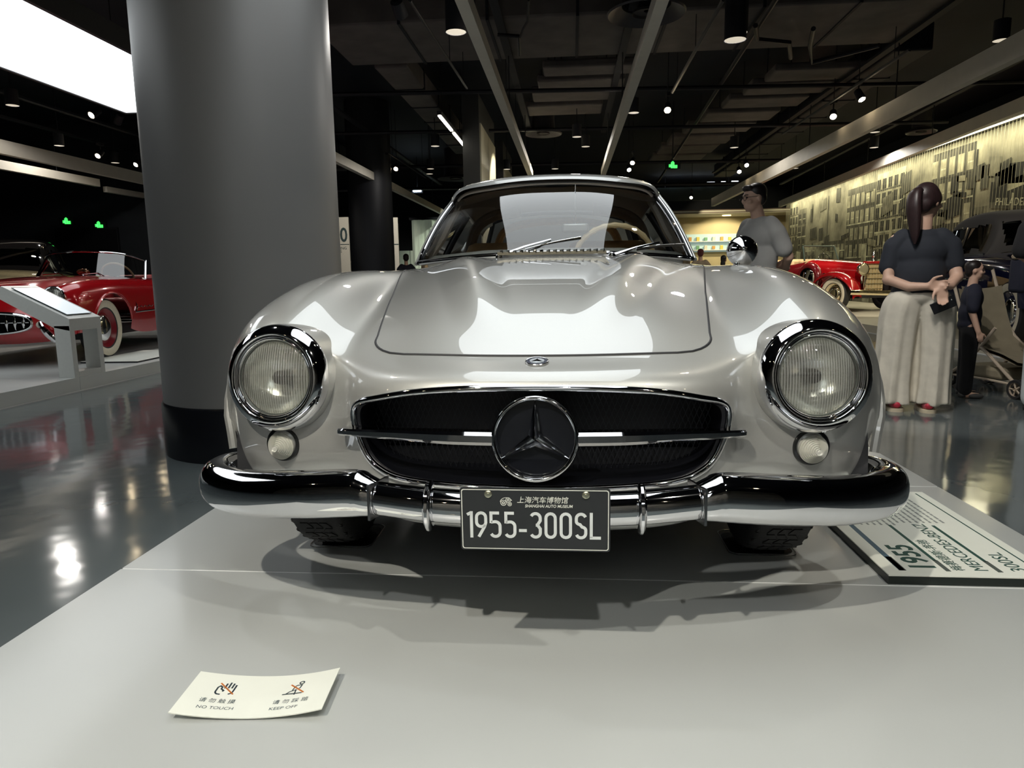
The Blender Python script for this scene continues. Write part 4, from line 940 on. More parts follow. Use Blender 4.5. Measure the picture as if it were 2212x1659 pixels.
for k in range(13):
    x = -.456+.076*k; y = -.895+.16*x*x
    MB().lathe(cr([(.0005, -.085), (.008, -.05), (.017, 0), (.008, .05), (.0005, .085)], 4), 10, xf((x, y, .46), s=(1, .8, 1))).build('grille_tooth', chrome, rd)
for s in (-1, 1):
    HM = face_to((s*.675, -.700, .705), (s*.05, -1, .22)); hl = bpy.data.objects.new('headlamp', None); COL.objects.link(hl); hl.parent = rd
    MB().lathe([(.118, -.10), (.118, 0), (.108, .012), (.10, .004)], 40, HM).build('bezel', red_paint if False else chrome, hl)
    MB().ball((0, 0, -.01), (.10, .10, .035), 28, 8, HM).build('lens', M_('guard_glass', (.30, .30, .26), .12, .5), hl)
    g = MB()
    for k in range(-6, 7):
        t0 = k*.0155; L = math.sqrt(max(.1**2-t0*t0, 0)); 
        g.tube([HM @ Vector((t0, q*L, .028*math.sqrt(max(0, 1-(t0*t0+(q*L)**2)/.0101)))) for q in np.linspace(-1, 1, 9)], .0016, 4); g.tube([HM @ Vector((q*L, t0, .028*math.sqrt(max(0, 1-(t0*t0+(q*L)**2)/.0101)))) for q in np.linspace(-1, 1, 9)], .0016, 4)
    g.build('stone_guard', chrome, hl)
    MB().lathe([(.035, 0), (.032, .012), (.02, .022), (0, .026)], 24, face_to((s*.60, -.835, .435), (s*.2, -1, 0))).build('park_lamp', M_('park_lens', (.65, .6, .5), .2), rd)
    MB().tube(cr([(s*.62, -.86, .46), (s*.66, -.885, .40), (s*.70, -.87, .33), (s*.74, -.80, .26), (s*.79, -.70, .24)], 4), [.02+.012*math.sin(PI*i/16) for i in range(17)], 10).build('bumper_guard', chrome, rd)
    tr = cr([(.925, .45, .50), (.93, .9, .505), (.93, 1.6, .51), (.925, 2.1, .51)], 4)*np.array([s, 1, 1]); MB().tube(tr, .010, 6).build('side_trim', chrome, rd)
    MB().tube([(s*.92, .47, .51), (s*.925, .50, .56), (s*.92, .485, .62)], [.012, .012, .002], 6).build('trim_flare', chrome, rd)
    MB().tube(cr([(s*.922, .56+.05*i, .555+(.012 if i % 2 else -.006)) for i in range(8)], 3), .0045, 5).build('side_script', chrome, rd)
    wheel(rd, s*.745, 0, .338, .15, s, False, whitewall, chrome, M_('rim_red', (.25, .01, .02), .3)); wheel(rd, s*.745, 2.59, .338, .15, s, False, whitewall, chrome, MATS['rim_red'])
for wy in (0, 2.59):
    for s in (-1, 1):
        pts = []
        for i in range(21):
            a = math.radians(12+156*i/20); y = wy+.402*math.cos(a); z = .335+.402*math.sin(a); q = RBS.inv(np.array([y]), np.array([z]), (1, 2), box=(.5, 9.2))[0][0]; pts.append((s*max(q[0], .80)+s*.002, y, z))
        MB().tube(pts, .014, 8).build('wheel_arch_lip', red_paint, rd)
# wraparound screen, wheel, wipers, mirror, seats
sc_ = []
for t in np.linspace(0, 1, 8):
    sc_.append([(.70*math.sin(a)*(1-.10*t), 1.32-.50*math.cos(a)+.20*t, .905+.33*t*(1-.30*abs(math.sin(a))**6)-.015*abs(math.sin(a))) for a in np.linspace(-1.45, 1.45, 33)])
sc_ = np.array(sc_); wsr = MB().grid(sc_).build('windscreen', glass_mat('roadster_glass', (.55, .6, .6)), rd)
MB().tube(sc_[-1], .012, 8).build('screen_top_rail', chrome, wsr); MB().tube(sc_[0], .014, 8).build('screen_base_rail', chrome, wsr)
for j in (0, -1): MB().tube(sc_[:, j], .016, 8).build('screen_post', chrome, wsr)
SWM = face_to((.34, 1.28, .92), (0, .85, .5)); swr = bpy.data.objects.new('steering_wheel', None); COL.objects.link(swr); swr.parent = rd
MB().tube([SWM @ Vector((.20*math.cos(a), .20*math.sin(a), 0)) for a in np.linspace(0, 2*PI, 48, endpoint=False)], .012, 8, closed=True).build('wheel_rim', ivory, swr)
MB().box((0, 0, 0), (.38, .02, .01), SWM).build('wheel_spoke', chrome, swr); MB().cyl(SWM @ Vector((0, 0, 0)), SWM @ Vector((0, 0, -.3)), .02, 8).build('steering_column', black_matte, swr)
for x0, x1 in ((-.36, .0), (.12, .46)):
    MB().tube([(x1, .85, .89), ((x0+x1)/2, .90, .97), (x0, .86, .955)], .006, 6).build('wiper', chrome, rd)
MB().ball((.06, 1.0, .985), (.085, .03, .04), 16, 8).build('inside_mirror', M_('mirror_copper', (.55, .25, .15), .12, .9), rd); MB().cyl((.06, .98, .90), (.06, 1.0, .97), .012, 8).build('mirror_stem', chrome, rd)
for s in (-1, 1):
    sb = MB(); sb.box((s*.30, 1.50, .55), (.5, .5, .2)); sb.box((s*.30, 1.85, .74), (.5, .15, .42)); sb.build('seat', M_('red_leather', (.30, .02, .02), .45), rd, bev=.05, ang=60)
MB().box((0, 1.55, .36), (1.3, 1.1, .04)).build('cabin_floor', black_matte, rd, smooth=False)
MB().tube([(-.6, 1.02, .84), (0, .98, .86), (.6, 1.02, .84)], .06, 12).build('dashboard', MATS['red_leather'], rd)
MB().box((0, 1.3, .30), (1.4, 3.3, .12)).build('underbody', black_matte, rd, smooth=False)
# ---- generic old saloon
def saloon(name, label, loc, rz, low, high, topm, L=4.7, soft=False):
    c = thing(name, label, 'car', loc, rz); Wd = .86
    xs = (0, .25, .5, .68, .80, .86, .86, .82)
    P = [sec(-2.3, (.62, .62, .60, .57, .54, .48, .40, .32), tuple(x*.72 for x in xs)), sec(-2.15, (.88, .88, .86, .82, .76, .64, .48, .30), tuple(x*.86 for x in xs)),
         sec(-1.6, (1.0, 1.0, .98, .95, .90, .78, .55, .32), xs), sec(-.9, (1.08, 1.07, 1.05, 1.02, .96, .84, .58, .30), xs), sec(0, (1.09, 1.08, 1.06, 1.03, .98, .86, .58, .30), xs), sec(.9, (1.06, 1.05, 1.04, 1.01, .96, .84, .56, .30), xs),
         sec(1.6, (.98, .97, .96, .94, .90, .80, .54, .30), tuple(x*.97 for x in xs)), sec(2.15, (.84, .84, .82, .80, .76, .68, .48, .30), tuple(x*.86 for x in xs)), sec(2.35, (.6, .6, .6, .58, .55, .5, .42, .32), tuple(x*.72 for x in xs))]
    S = Surf(P, True)
    def k(x, y, z):
        q = (np.abs(x) < .58) & (y > -.75) & (y < 1.3) & (z > .7)
        for wy in (-1.45, 1.45): q |= (np.hypot(y-wy, z-.36) < .42) & (np.abs(x) > .6) & (z < .8)
        return q
    cut_grid(full_grid(S, 6, 6), k).build('body_shell', low, c, ang=60)
    rr = []
    for y, zc, hw in ((-.62, 1.08, .70), (-.52, 1.38, .60), (-.30, 1.56, .56), (.1, 1.63, .56), (.6, 1.62, .56), (1.0, 1.54, .55), (1.3, 1.34, .56), (1.45, 1.06, .60)):
        rr.append([(0, y, zc), (hw*.5, y, zc-.01), (hw*.82, y, zc-.035), (hw*.97, y, zc-.10), (hw*1.06, y, max(zc-.26, 1.02)), (.70, y, 1.0)])
    RSf = Surf(rr, True); G = full_grid(RSf, 6, 8)
    def wk(x, y, z): return ((np.abs(x) > .40) & (z > 1.10) & (z < 1.42) & (((y > -.32) & (y < .30)) | ((y > .38) & (y < .95)))) | ((y < -.40) & (z > 1.14) & (z < 1.44) & (np.abs(x) < .50)) | ((y > 1.22) & (z > 1.2) & (z < 1.42) & (np.abs(x) < .34))
    cut_grid(G, wk).build('soft_top' if soft else 'roof', topm, c, ang=60)
    MB().grid(G*np.array([.985, .985, .995])).build('window_glass', glass_mat('saloon_glass', (.30, .30, .30)), c)
    for s in (-1, 1):
        MB().tube([(s*.725, -.6, 1.04), (s*.74, .2, 1.06), (s*.71, 1.4, 1.02)], .012, 6).build('belt_trim', chrome, c)
        for y in (-.36, .34): MB().tube([(s*.685, y, 1.08), (s*.62, y, 1.25), (s*.58, y+.03, 1.42)], .018, 6).build('window_post', gold_chrome, c)
        MB().tube([(s*.88, -.1, .93), (s*.90, -.02, .93), (s*.90, .06, .93), (s*.88, .10, .93)], .010, 6).build('door_handle', chrome, c)
        MB().tube([(s*.875, -1.0, .72), (s*.885, 0, .74), (s*.875, 1.0, .72)], .012, 6).build('side_trim', chrome, c)
        for wy in (-1.45, 1.45): wheel(c, s*.70, wy, .355, .15, s, False, whitewall, chrome, low)
        MB().lathe([(.11, -.1), (.115, 0), (.10, .02)], 28, face_to((s*.62, -2.12, .78), (0, -1, .1))).build('headlamp_ring', chrome, c)
        MB().ball((s*.62, -2.12, .78), (.10, .04, .10), 20, 8).build('headlamp_lens', M_('park_lens', (.65, .6, .5), .2), c)
    MB().box((0, 0, .38), (1.3, 3.9, .14)).build('underbody', black_matte, c, smooth=False)
    MB().box((0, .35, .85), (1.1, .5, .55)).build('bench_seat', cream, c, bev=.08, ang=60)
    for s in (-1, 1): MB().tube(cr([(-.82, s*2.30, .42), (-.4, s*2.44, .43), (0, s*2.46, .43), (.4, s*2.44, .43), (.82, s*2.30, .42)], 4), .04, 8).build('bumper', chrome, c)
    return c
saloon('saloon_car', 'black and cream saloon parked behind the red roadster', (-9.55, 9.3, 0), math.radians(28), M_('cream_paint', (.62, .52, .30), .2, 0, 1, .03), None, black_paint)
# ---- tilted info lectern on the platform edge
le = thing('info_lectern', 'white angled info lectern on the edge of the red roadster platform', 'lectern', (-4.50, 3.92, 0), math.radians(0)); LY = .21
# side profile in x-z: upright then slanting up to the left
wm_ = M_('lectern_white', (.66, .67, .64), .45, var=.02)
def slab(poly, y0, y1, name, mat=wm_):
    mb = MB(); n = len(poly); mb.v = [(x, y0, z) for x, z in poly]+[(x, y1, z) for x, z in poly]; mb.f = [tuple(range(n)), tuple(range(2*n-1, n-1, -1))]+[(i, (i+1) % n, n+(i+1) % n, n+i) for i in range(n)]
    return mb.build(name, mat, le, smooth=False, bev=.003)
for y0 in (-LY, LY-.06): slab([(-.04, 0), (.11, 0), (.11, .47), (-.04, .47)], y0, y0+.06, 'upright')
slab([(-.04, 0), (.11, 0), (.11, .05), (-.04, .05)], -LY+.06, LY-.06, 'foot_bar')
slab([(-.04, .45), (.11, .42), (.115, .53), (-.50, .83), (-.56, .73)], -LY, LY, 'head')
tl_ = math.atan2(.30, .615)
SMt = xf((-.19, 0, .685), ry=tl_)
MB().box((0, 0, .004), (.56, .33, .004), SMt).build('screen_border', ink, le, smooth=False)
MB().box((.008, -.006, .007), (.54, .31, .004), SMt).build('screen', M_('screen_pale', (.7, .75, .77), .25, emit=(.8, .9, .95, .45)), le, smooth=False)
# flat notice at the foot of the roadster
fp = thing('floor_notice', 'flat white notice lying on the platform beside the whitewall tyre', 'sign', (-4.85, 5.4, 0), .05)
MB().box((0, 0, .008), (.62, 1.2, .016)).build('notice_edge', MATS['edge_green'] if 'edge_green' in MATS else black_matte, fp, smooth=False)
MB().box((0, 0, .0175), (.62, 1.2, .003)).build('notice_face', card_white, fp, smooth=False)
# ---- far left: numbered wall panels, curtained case
a = at(700, 470, 'y', 20.0); b = at(757, 580, 'y', 20.0); sp = thing('wall_panel', 'white wall panel with a large dark numeral behind the grey column', 'sign', ((a[0]+b[0])/2, 20.0, FLOOR))
MB().box((0, .03, (a[2]-FLOOR)/2), (b[0]-a[0], .06, a[2]-FLOOR)).build('sheet', M_('panel_warm', (.62, .58, .50), .6), sp, smooth=False)
def sptext(body, size, px, py, **k):
    q = at(px, py, 'y', 20.0); text(body, size, face_to((q[0]-sp.location.x, -.002, q[2]-FLOOR), (0, -1, 0)), ink, sp, **k)
sptext('0', .62, 735, 522, sx=.8, bold=.012); sptext('ING', .125, 735, 539); sptext('S', .125, 735, 546)
q = at(745, 528, 'y', 20.0); MB().box((0, -.004, q[2]-FLOOR), (b[0]-a[0], .01, .02)).build('printed_rule', ink, sp, smooth=False)
a = at(843, 470, 'y', 20.0); b = at(863, 580, 'y', 20.0); sp2 = thing('wall_panel', 'narrow white wall panel right of the nearly black column', 'sign', ((a[0]+b[0])/2, 20.0, FLOOR))
MB().box((0, .03, (a[2]-FLOOR)/2), (b[0]-a[0], .06, a[2]-FLOOR)).build('sheet', MATS['panel_warm'], sp2, smooth=False)
q = at(850, 528, 'y', 20.0); MB().box((0, -.004, q[2]-FLOOR), (b[0]-a[0], .01, .03)).build('printed_rule', ink, sp2, smooth=False)
spot((-5.2, 17.0, 3.6), (-6.6, 20, 1.4), 300, 70, col=(1, .95, .85))
a = at(888, 475, 'y', 22.0); b = at(985, 590, 'y', 22.0); cu_ = thing('curtain_screen', 'pale green backlit curtain screen behind the left windscreen pillar', 'screen', ((a[0]+b[0])/2, 22.0, FLOOR)); H = a[2]-FLOOR; Wc = b[0]-a[0]
cm_ = M_('curtain_green', (.50, .56, .46), .8, var=.10, scale=6, stretch=(6, 1, .5), emit=(.55, .65, .5, .10))
G = np.array([[(x, .05*math.sin(x*14)+.03*math.sin(x*31), z) for x in np.linspace(-Wc/2, Wc/2, 80)] for z in (0, H)]); MB().grid(G).build('curtain', cm_, cu_, ang=80)
MB().box((0, 0, H+.03), (Wc+.1, .2, .08)).build('rail', dark_iron, cu_, smooth=False)
a = at(868, 490, 'y', 22.3); MB().box((0, 0, 0), (.95, .05, 1.5)).build('side_drape', cm_, cu_, smooth=False).location = (a[0]-cu_.location.x+.2, .3, 1.2)
spot((-2.9, 19.0, 3.6), (-3.2, 22, 1.5), 260, 70, col=(.92, 1, .85))
# ================================================================ street mural and the cars before it
mu = thing('street_mural', 'tall sepia street scene mural behind hanging strings', 'mural', (8.6, 18.0, FLOOR)); ML, MH = 17.4, 3.80
MB().box((.08, 0, MH/2), (.08, ML, MH)).build('backing_board', M_('mural_base', (.26, .245, .18), .8, var=.6, scale=1.6, detail=8), mu, smooth=False)
tones = [M_('mural_tone_%d' % i, c, .8, var=.65, scale=2.6, detail=8) for i, c in enumerate(((.018, .018, .016), (.06, .058, .045), (.15, .142, .105), (.36, .34, .24), (.62, .60, .44)))]
tb = [MB() for _ in tones]
R_ = random.Random(3)
def qd(ti, y0, y1, z0, z1, lay, sk=0.0):
    x = .038-.0015*lay; tb[ti].add([(x, y0, z0), (x, y1, z0+sk), (x, y1, z1+sk), (x, y0, z1)], [(0, 1, 2, 3)])
y = -ML/2+.05
while y < ML/2-.3:
    wdt = min(R_.uniform(.9, 2.3), ML/2-.05-y); top = R_.uniform(1.9, MH-.05); base = R_.choice((0, 1, 1, 2, 2, 3)); sk = R_.uniform(-.25, .25)*.3
    qd(base, y, y+wdt*.97, .25, min(top, MH-.12), 1, 0)
    nf = R_.randint(4, 7); nw = max(2, int(wdt/.32)); hh = (top-1.0)/nf
    for f in range(nf):
        for k in range(nw):
            y0 = y+wdt*(k+.22)/nw; z0 = .95+f*hh
            qd(0 if base > 1 else 3, y0, y0+wdt/nw*.66, z0, min(z0+hh*.72, MH-.15), 2, 0)
            if R_.random() < .6: qd(4 if base < 3 else 1, y0, y0+wdt/nw*.55, z0+hh*.28, z0+hh*.33, 3)
        qd(4 if f % 2 else 1, y, y+wdt*.97, .90+f*hh, .94+f*hh, 3, 0)
    qd(0, y+.05, y+wdt*.9, .25, .78, 2); qd(R_.choice((3, 4)), y+.1, y+wdt*.8, .76, .88, 4, R_.uniform(-.05, .05))
    if R_.random() < .7:
        b0 = y+R_.uniform(0, wdt*.5); qd(R_.choice((3, 4)), b0, b0+R_.uniform(.25, .6), 1.2, 1.75, 5, .05)
    if R_.random() < .6: qd(0, y+wdt*.96, y+wdt*.99, .2, MH-.3, 6)
    y += wdt
for k in range(90):
    y0 = R_.uniform(-ML/2, ML/2-.8); z0 = R_.uniform(.5, MH-.5); w0 = R_.uniform(.04, .7); qd(R_.choice((0, 0, 1, 2, 3)), y0, y0+w0, z0, min(z0+R_.uniform(.03, .5), MH-.1), 7, R_.uniform(-.2, .2)*w0)
for k in range(26):
    y0 = R_.uniform(-ML/2, ML/2-.3); z0 = R_.uniform(.15, .5); qd(R_.choice((0, 0, 1, 4)), y0, y0+R_.uniform(.05, .5), z0-.1, z0+R_.uniform(.1, .35), 5)
qd(0, -7.6, -4.7, 2.05, 2.45, 6, .30); qd(1, -7.6, -4.7, 1.93, 2.05, 6, .30)
for m_, b_ in zip(tones, tb): b_.build('printed_tone', m_, mu, smooth=False, fix=False, kind='stuff')
for wd_, y_ in (('PHILADELPHIA', -4.9), ('3', -6.62), ('SEA', -6.95)):
    text(wd_, .21, Matrix(((0, 0, -1, .026), (-1, 0, 0, y_), (0, 1, 0, 2.27+.1*(-4.9-y_)*-1), (0, 0, 0, 1))) @ Matrix.Rotation(-.10, 4, 'Z'), tones[4], mu, 'mural_lettering', sx=1.1)
string_m = M_('string_cord', (.34, .32, .23), .7, var=.2, scale=3)
s0 = MB().box((0, 0, 0), (.004, .007, MH)).build('string', string_m, mu, smooth=False)
N_S = 150
for k in range(N_S):
    o = s0 if k == 0 else s0.copy()
    if k: COL.objects.link(o)
    o.parent = mu; o.location = (-.12, -ML/2+.05+(ML-.1)*k/(N_S-1), MH/2); o.rotation_euler = (0, 0, 0)
MB().box((-.14, 0, MH+.03), (.30, ML, .06)).build('lamp_pelmet', black_matte, mu, smooth=False)
MB().box((-.20, 0, MH-.01), (.05, ML-.2, .02)).build('lamp_strip', M_('strip_glow', (.8, .8, .8), .5, emit=(1, .92, .62, 3.0)), mu, smooth=False)
ar = bpy.data.lights.new('mural_wash', 'AREA'); ar.shape = 'RECTANGLE'; ar.size = .10; ar.size_y = ML-.4; ar.energy = 210; ar.color = (1, .93, .62); ao = bpy.data.objects.new('mural_wash', ar); COL.objects.link(ao); ao.location = (8.30, 18.0, FLOOR+MH-.04); ao.rotation_euler = (0, math.radians(-12), 0)
# ---- 1930s red tourer
rz = math.radians(24); R2 = Matrix.Rotation(rz, 3, 'Z'); wp_ = Vector(at(1803, 655, 'y', 13.6)); wp_.z = 0; org = wp_-R2 @ Vector((-.72, 0, 0))
tc = thing('vintage_tourer', 'red vintage open tourer with cream whitewalls and tall grille', 'car', org, rz)
def fender(s, y0, name='front_fender', mat=red_paint, r=.47, tail=True):
    pts = [(-.62, .34), (-.56, .52), (-.42, .70), (-.2, .82), (.05, .86), (.32, .80), (.58, .62), (.80, .42), (1.0, .33), (1.35, .31)] if tail else [(-.75, .36), (-.6, .60), (-.35, .78), (-.05, .84), (.25, .78), (.48, .58), (.58, .36)]
    path = cr(pts, 4); rowsF = []
    for i, (yy, zz) in enumerate(path):
        t = i/(len(path)-1); hw = .15-.03*math.cos(2*PI*t); lift_ = -.10*math.sin(PI*min(1, t*1.2))
        rowsF.append([(s*(.72+hw*math.cos(a)), y0+yy, zz+(.07*math.sin(a)-.07)) for a in np.linspace(-.35, PI, 12)])
    MB().grid(np.array(rowsF)).build(name, mat, tc, ang=60)
HB = []
for y, zc, hw, zb in ((-.28, 1.04, .30, .42), (.2, 1.08, .36, .40), (.8, 1.13, .43, .38), (1.2, 1.16, .50, .36)):
    HB.append([(0, y, zc), (hw*.35, y, zc-.01), (hw*.75, y, zc-.05), (hw, y, zc-.16), (hw*1.03, y, zc-.4), (hw, y, zb)])
MB().grid(full_grid(Surf(HB, True), 5, 6)).build('hood', red_paint, tc, ang=60)
TB = []
for y, zc, hw in ((1.2, 1.12, .52), (1.6, 1.06, .62), (2.2, 1.02, .66), (2.9, .98, .62), (3.3, .80, .50), (3.5, .55, .35)):
    TB.append([(0, y, zc), (hw*.5, y, zc), (hw*.85, y, zc-.02), (hw, y, zc-.10), (hw*1.05, y, zc-.35), (hw*.95, y, .34)])
A_ = full_grid(Surf(TB, True), 5, 6); cut_grid(A_, lambda x, y, z: (np.abs(x) < .45) & (y > 1.35) & (y < 2.6) & (z > .9)).build('body_tub', maroon_paint, tc, ang=60)
for y in (1.75, 2.5): MB().box((0, y, .98), (.98, .22, .38)).build('seat', cream, tc, bev=.07, ang=60)
MB().tube(cr([(-.45, 2.75, 1.02), (-.3, 2.95, 1.10), (.3, 2.95, 1.10), (.45, 2.75, 1.02)], 4), .07, 8).build('folded_hood', cream, tc)
# radiator
rg = MB(); rg.box((0, -.30, .70), (.50, .06, .66)); rgo = rg.build('radiator_shell', gold_chrome, tc, bev=.03)
for k in range(6): MB().box((-.20+.08*k, -.335, .70), (.05, .03, .58)).build('radiator_bar', M_('bar_cream', (.75, .62, .38), .3, .5), rgo, smooth=False)
for k in range(5): MB().box((0, -.345, .48+.11*k), (.46, .03, .012)).build('radiator_louvre', M_('louvre_dark', (.10, .09, .05), .4), rgo, smooth=False)
MB().box((0, -.31, 1.045), (.54, .10, .05)).build('radiator_cap_bar', red_paint, tc, bev=.01)
MB().lathe(cr([(.05, 0), (.03, .02), (.02, .08), (.035, .14), (.004, .24)], 3), 12, xf((0, -.28, 1.06))).build('mascot', chrome, tc)
for s in (-1, 1):
    fender(s, 0); fender(s, 2.75, 'rear_fender', maroon_paint, tail=False)
    MB().box((s*.74, 1.7, .30), (.30, 1.5, .04)).build('running_board', black_matte, tc, smooth=False)
    M = face_to((s*.40, -.42, .90), (s*.1, -1, .05)); hl = bpy.data.objects.new('headlamp', None); COL.objects.link(hl); hl.parent = tc
    MB().lathe(cr([(.0, -.20), (.06, -.17), (.11, -.08), (.135, 0), (.125, .02)], 4), 28, M).build('shell', gold_chrome, hl)
    MB().ball((0, 0, 0), (.125, .125, .035), 24, 8, M).build('lens', M_('lens_warm', (.55, .50, .34), .1, .6), hl)
    MB().cyl((s*.36, -.34, .60), (s*.40, -.38, .80), .02, 8).build('stalk', chrome, hl)
    for k in range(4): MB().tube(cr([(s*.36, .15+.16*k, .82), (s*.47, .2+.16*k, .78), (s*.50, .30+.16*k, .62), (s*.50, .5+.16*k, .42)], 4), .03, 8).build('exhaust_pipe', chrome, tc)
    wheel(tc, s*.72, 0, .365, .15, s, False, whitewall, gold_chrome, gold_chrome); wheel(tc, s*.72, 2.8, .365, .15, s, False, whitewall, gold_chrome, gold_chrome)
    sp_ = MB().lathe(cr([(.16, -.07), (.30, -.09), (.36, 0), (.30, .09), (.16, .07)], 4), 36, face_to((s*.66, .85, .72), (s, 0, 0))).build('spare_wheel', maroon_paint, tc)
    MB().lathe([(.24, .085), (.2, .10), (.08, .12), (0, .13)], 28, face_to((s*.66, .85, .72), (s, 0, 0))).build('spare_cover', chrome, sp_)
MB().tube(cr([(-.92, -.62, .43), (-.6, -.72, .42), (0, -.74, .40), (.6, -.72, .42), (.92, -.62, .43)], 5), .045, 10, sq=(.5, 1.2), up=(0, 1, 0)).build('bumper', gold_chrome, tc)
fr_ = [(-.50, 1.22, 1.12), (-.46, 1.34, 1.46), (.46, 1.34, 1.46), (.50, 1.22, 1.12)]
for a, b in zip(fr_[:-1], fr_[1:]): MB().cyl(a, b, .018, 8).build('screen_frame', M_('frame_green', (.03, .05, .04), .3), tc)
MB().add(fr_, [(0, 1, 2, 3)]).build('windscreen', glass, tc, smooth=False)
MB().tube([(.30+.17*math.cos(a), 1.46+.05*math.sin(a), 1.14+.16*math.sin(a)) for a in np.linspace(0, 2*PI, 32, endpoint=False)], .012, 6, closed=True).build('steering_wheel', black_gloss, tc)
MB().box((0, 1.3, .34), (.9, 3.4, .1)).build('chassis', black_matte, tc, smooth=False)
# ---- navy cabriolet at the right
rp = at(2100, 700, 'y', 8.2)
saloon('cabriolet', 'dark navy cabriolet with raised black soft top by the mural', (6.05, 7.7, 0), math.radians(-8), navy_paint, None, M_('softtop_black', (.02, .019, .02), .8, bump=.1, scale=150), soft=True)
# ---- far kiosk with lit cream walls
ka, kb = at(1478, 470, 'y', 27.4), at(1668, 600, 'y', 27.4); kx = (ka[0]+kb[0])/2; kw = kb[0]-ka[0]; zt = at(1550, 462, 'y', 27.4)[2]
ki = thing('kiosk', 'cream lit kiosk with shelves at the far end of the hall', 'kiosk', (kx, 27.4, FLOOR)); cw_ = M_('kiosk_cream', (.55, .47, .28), .7, var=.05, scale=2)
MB().box((0, 1.5, (zt-FLOOR)/2), (kw+2, .1, zt-FLOOR)).build('back_wall', cw_, ki, smooth=False)
MB().box((0, .6, zt-FLOOR+.05), (kw+2, 1.9, .12)).build('canopy', M_('canopy_pale', (.5, .46, .36), .6), ki, smooth=False)
for k in range(2): MB().box((0, -.36, zt-FLOOR+.03+.10*k), (kw+2, .02, .03)).build('canopy_rule', M_('rule_brown', (.10, .06, .04), .6), ki, smooth=False)
MB().box((0, .2, .5), (kw+1, .5, 1.0)).build('counter', cw_, ki, smooth=False)
zs = at(1540, 522, 'y', 28.7)[2]-FLOOR
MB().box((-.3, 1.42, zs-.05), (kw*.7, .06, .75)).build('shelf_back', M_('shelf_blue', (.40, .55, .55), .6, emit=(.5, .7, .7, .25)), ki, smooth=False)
for k in range(2): MB().box((-.3, 1.3, zs-.35+.36*k), (kw*.7, .25, .03)).build('shelf', white_plain, ki, smooth=False)
for k in range(14):
    t = thing('shelf_box', 'small coloured box on the far kiosk shelf', 'box', (kx-.3-kw*.30+kw*.6*(k % 7)/6.5+.05, 28.7, FLOOR+zs-.335+.36*(k//7)), group='boxes on the kiosk shelf')
    MB().box((0, 0, .09), (.12, .09, .17 if k % 3 else .13)).build('box_body', M_('box_col_%d' % (k % 4), ((.6, .5, .1), (.15, .35, .2), (.6, .6, .5), (.55, .3, .08))[k % 4], .5), t, smooth=False)
    MB().box((0, 0, .178 if k % 3 else .138), (.11, .08, .01)).build('box_lid', white_plain, t, smooth=False)
spot((kx, 27.3, zt-.15), (kx, 28.8, 1.0), 160, 120, col=(1, .86, .55)); spot((kx-.9, 25.4, 3.5), (kx, 27.9, 2.6), 120, 70, col=(1, .88, .6))
MB().lathe([(.18, 0), (.17, .03), (0, .03)], 20, xf((0, .5, zt-FLOOR-.045))).build('ceiling_lamp', M_('kiosk_lamp', (.8, .7, .4), .5, emit=(1, .8, .35, 3)), ki)
# ================================================================ visitors
def V3(*p): return np.array(p, float)
def limb(mb, pts, rad, n=14, sq=None):
    """tapered chain with round joints"""
    P = [V3(*p) for p in pts]; mb.tube(P, rad, n, sq=sq)
    for p, r in zip(P, rad): mb.ball(tuple(p), r*.99, 14, 8)
    return mb
def blob(mb, c, r, M=None): return mb.ball(c, r, 20, 14, M)
def cloth(name, col, rough=.85, sc=9): return M_(name, col, rough, var=.08, scale=sc, bump=.25)
def head_geo(mb, c, yaw=0.0, pitch=0.0, s=1.0):
    """skull, jaw, nose, ears, brow, lips; face looks along local -y"""
    M = xf(c, rz=yaw) @ Matrix.Rotation(pitch, 4, 'X') @ Matrix.Diagonal((s, s, s, 1))
    blob(mb, (0, .012, .022), (.074, .094, .098), M); blob(mb, (0, -.022, -.052), (.056, .066, .062), M); blob(mb, (0, -.050, -.085), (.028, .030, .026), M)
    blob(mb, (0, -.094, -.018), (.013, .020, .020), M); blob(mb, (0, -.084, .008), (.010, .014, .026), M); blob(mb, (0, -.080, -.052), (.024, .010, .008), M); blob(mb, (0, -.079, -.064), (.020, .010, .008), M)
    blob(mb, (0, -.072, .030), (.052, .016, .010), M)
    for s_ in (-1, 1): blob(mb, (s_*.076, .012, -.010), (.010, .020, .032), M); blob(mb, (s_*.045, -.060, -.025), (.022, .022, .020), M)
    return M
def eyes(M, parent):
    for s_ in (-1, 1):
        MB().ball((s_*.031, -.077, .010), (.0115, .009, .0075), 12, 8, M).build('eye', M_('eye_dark', (.03, .02, .02), .2), parent)
        MB().tube([M @ Vector((s_*(.016+.010*k), -.089+.004*k*k*.5, .030+.003*math.sin(k))) for k in range(4)], .0035, 6).build('eyebrow', hair_m, parent)
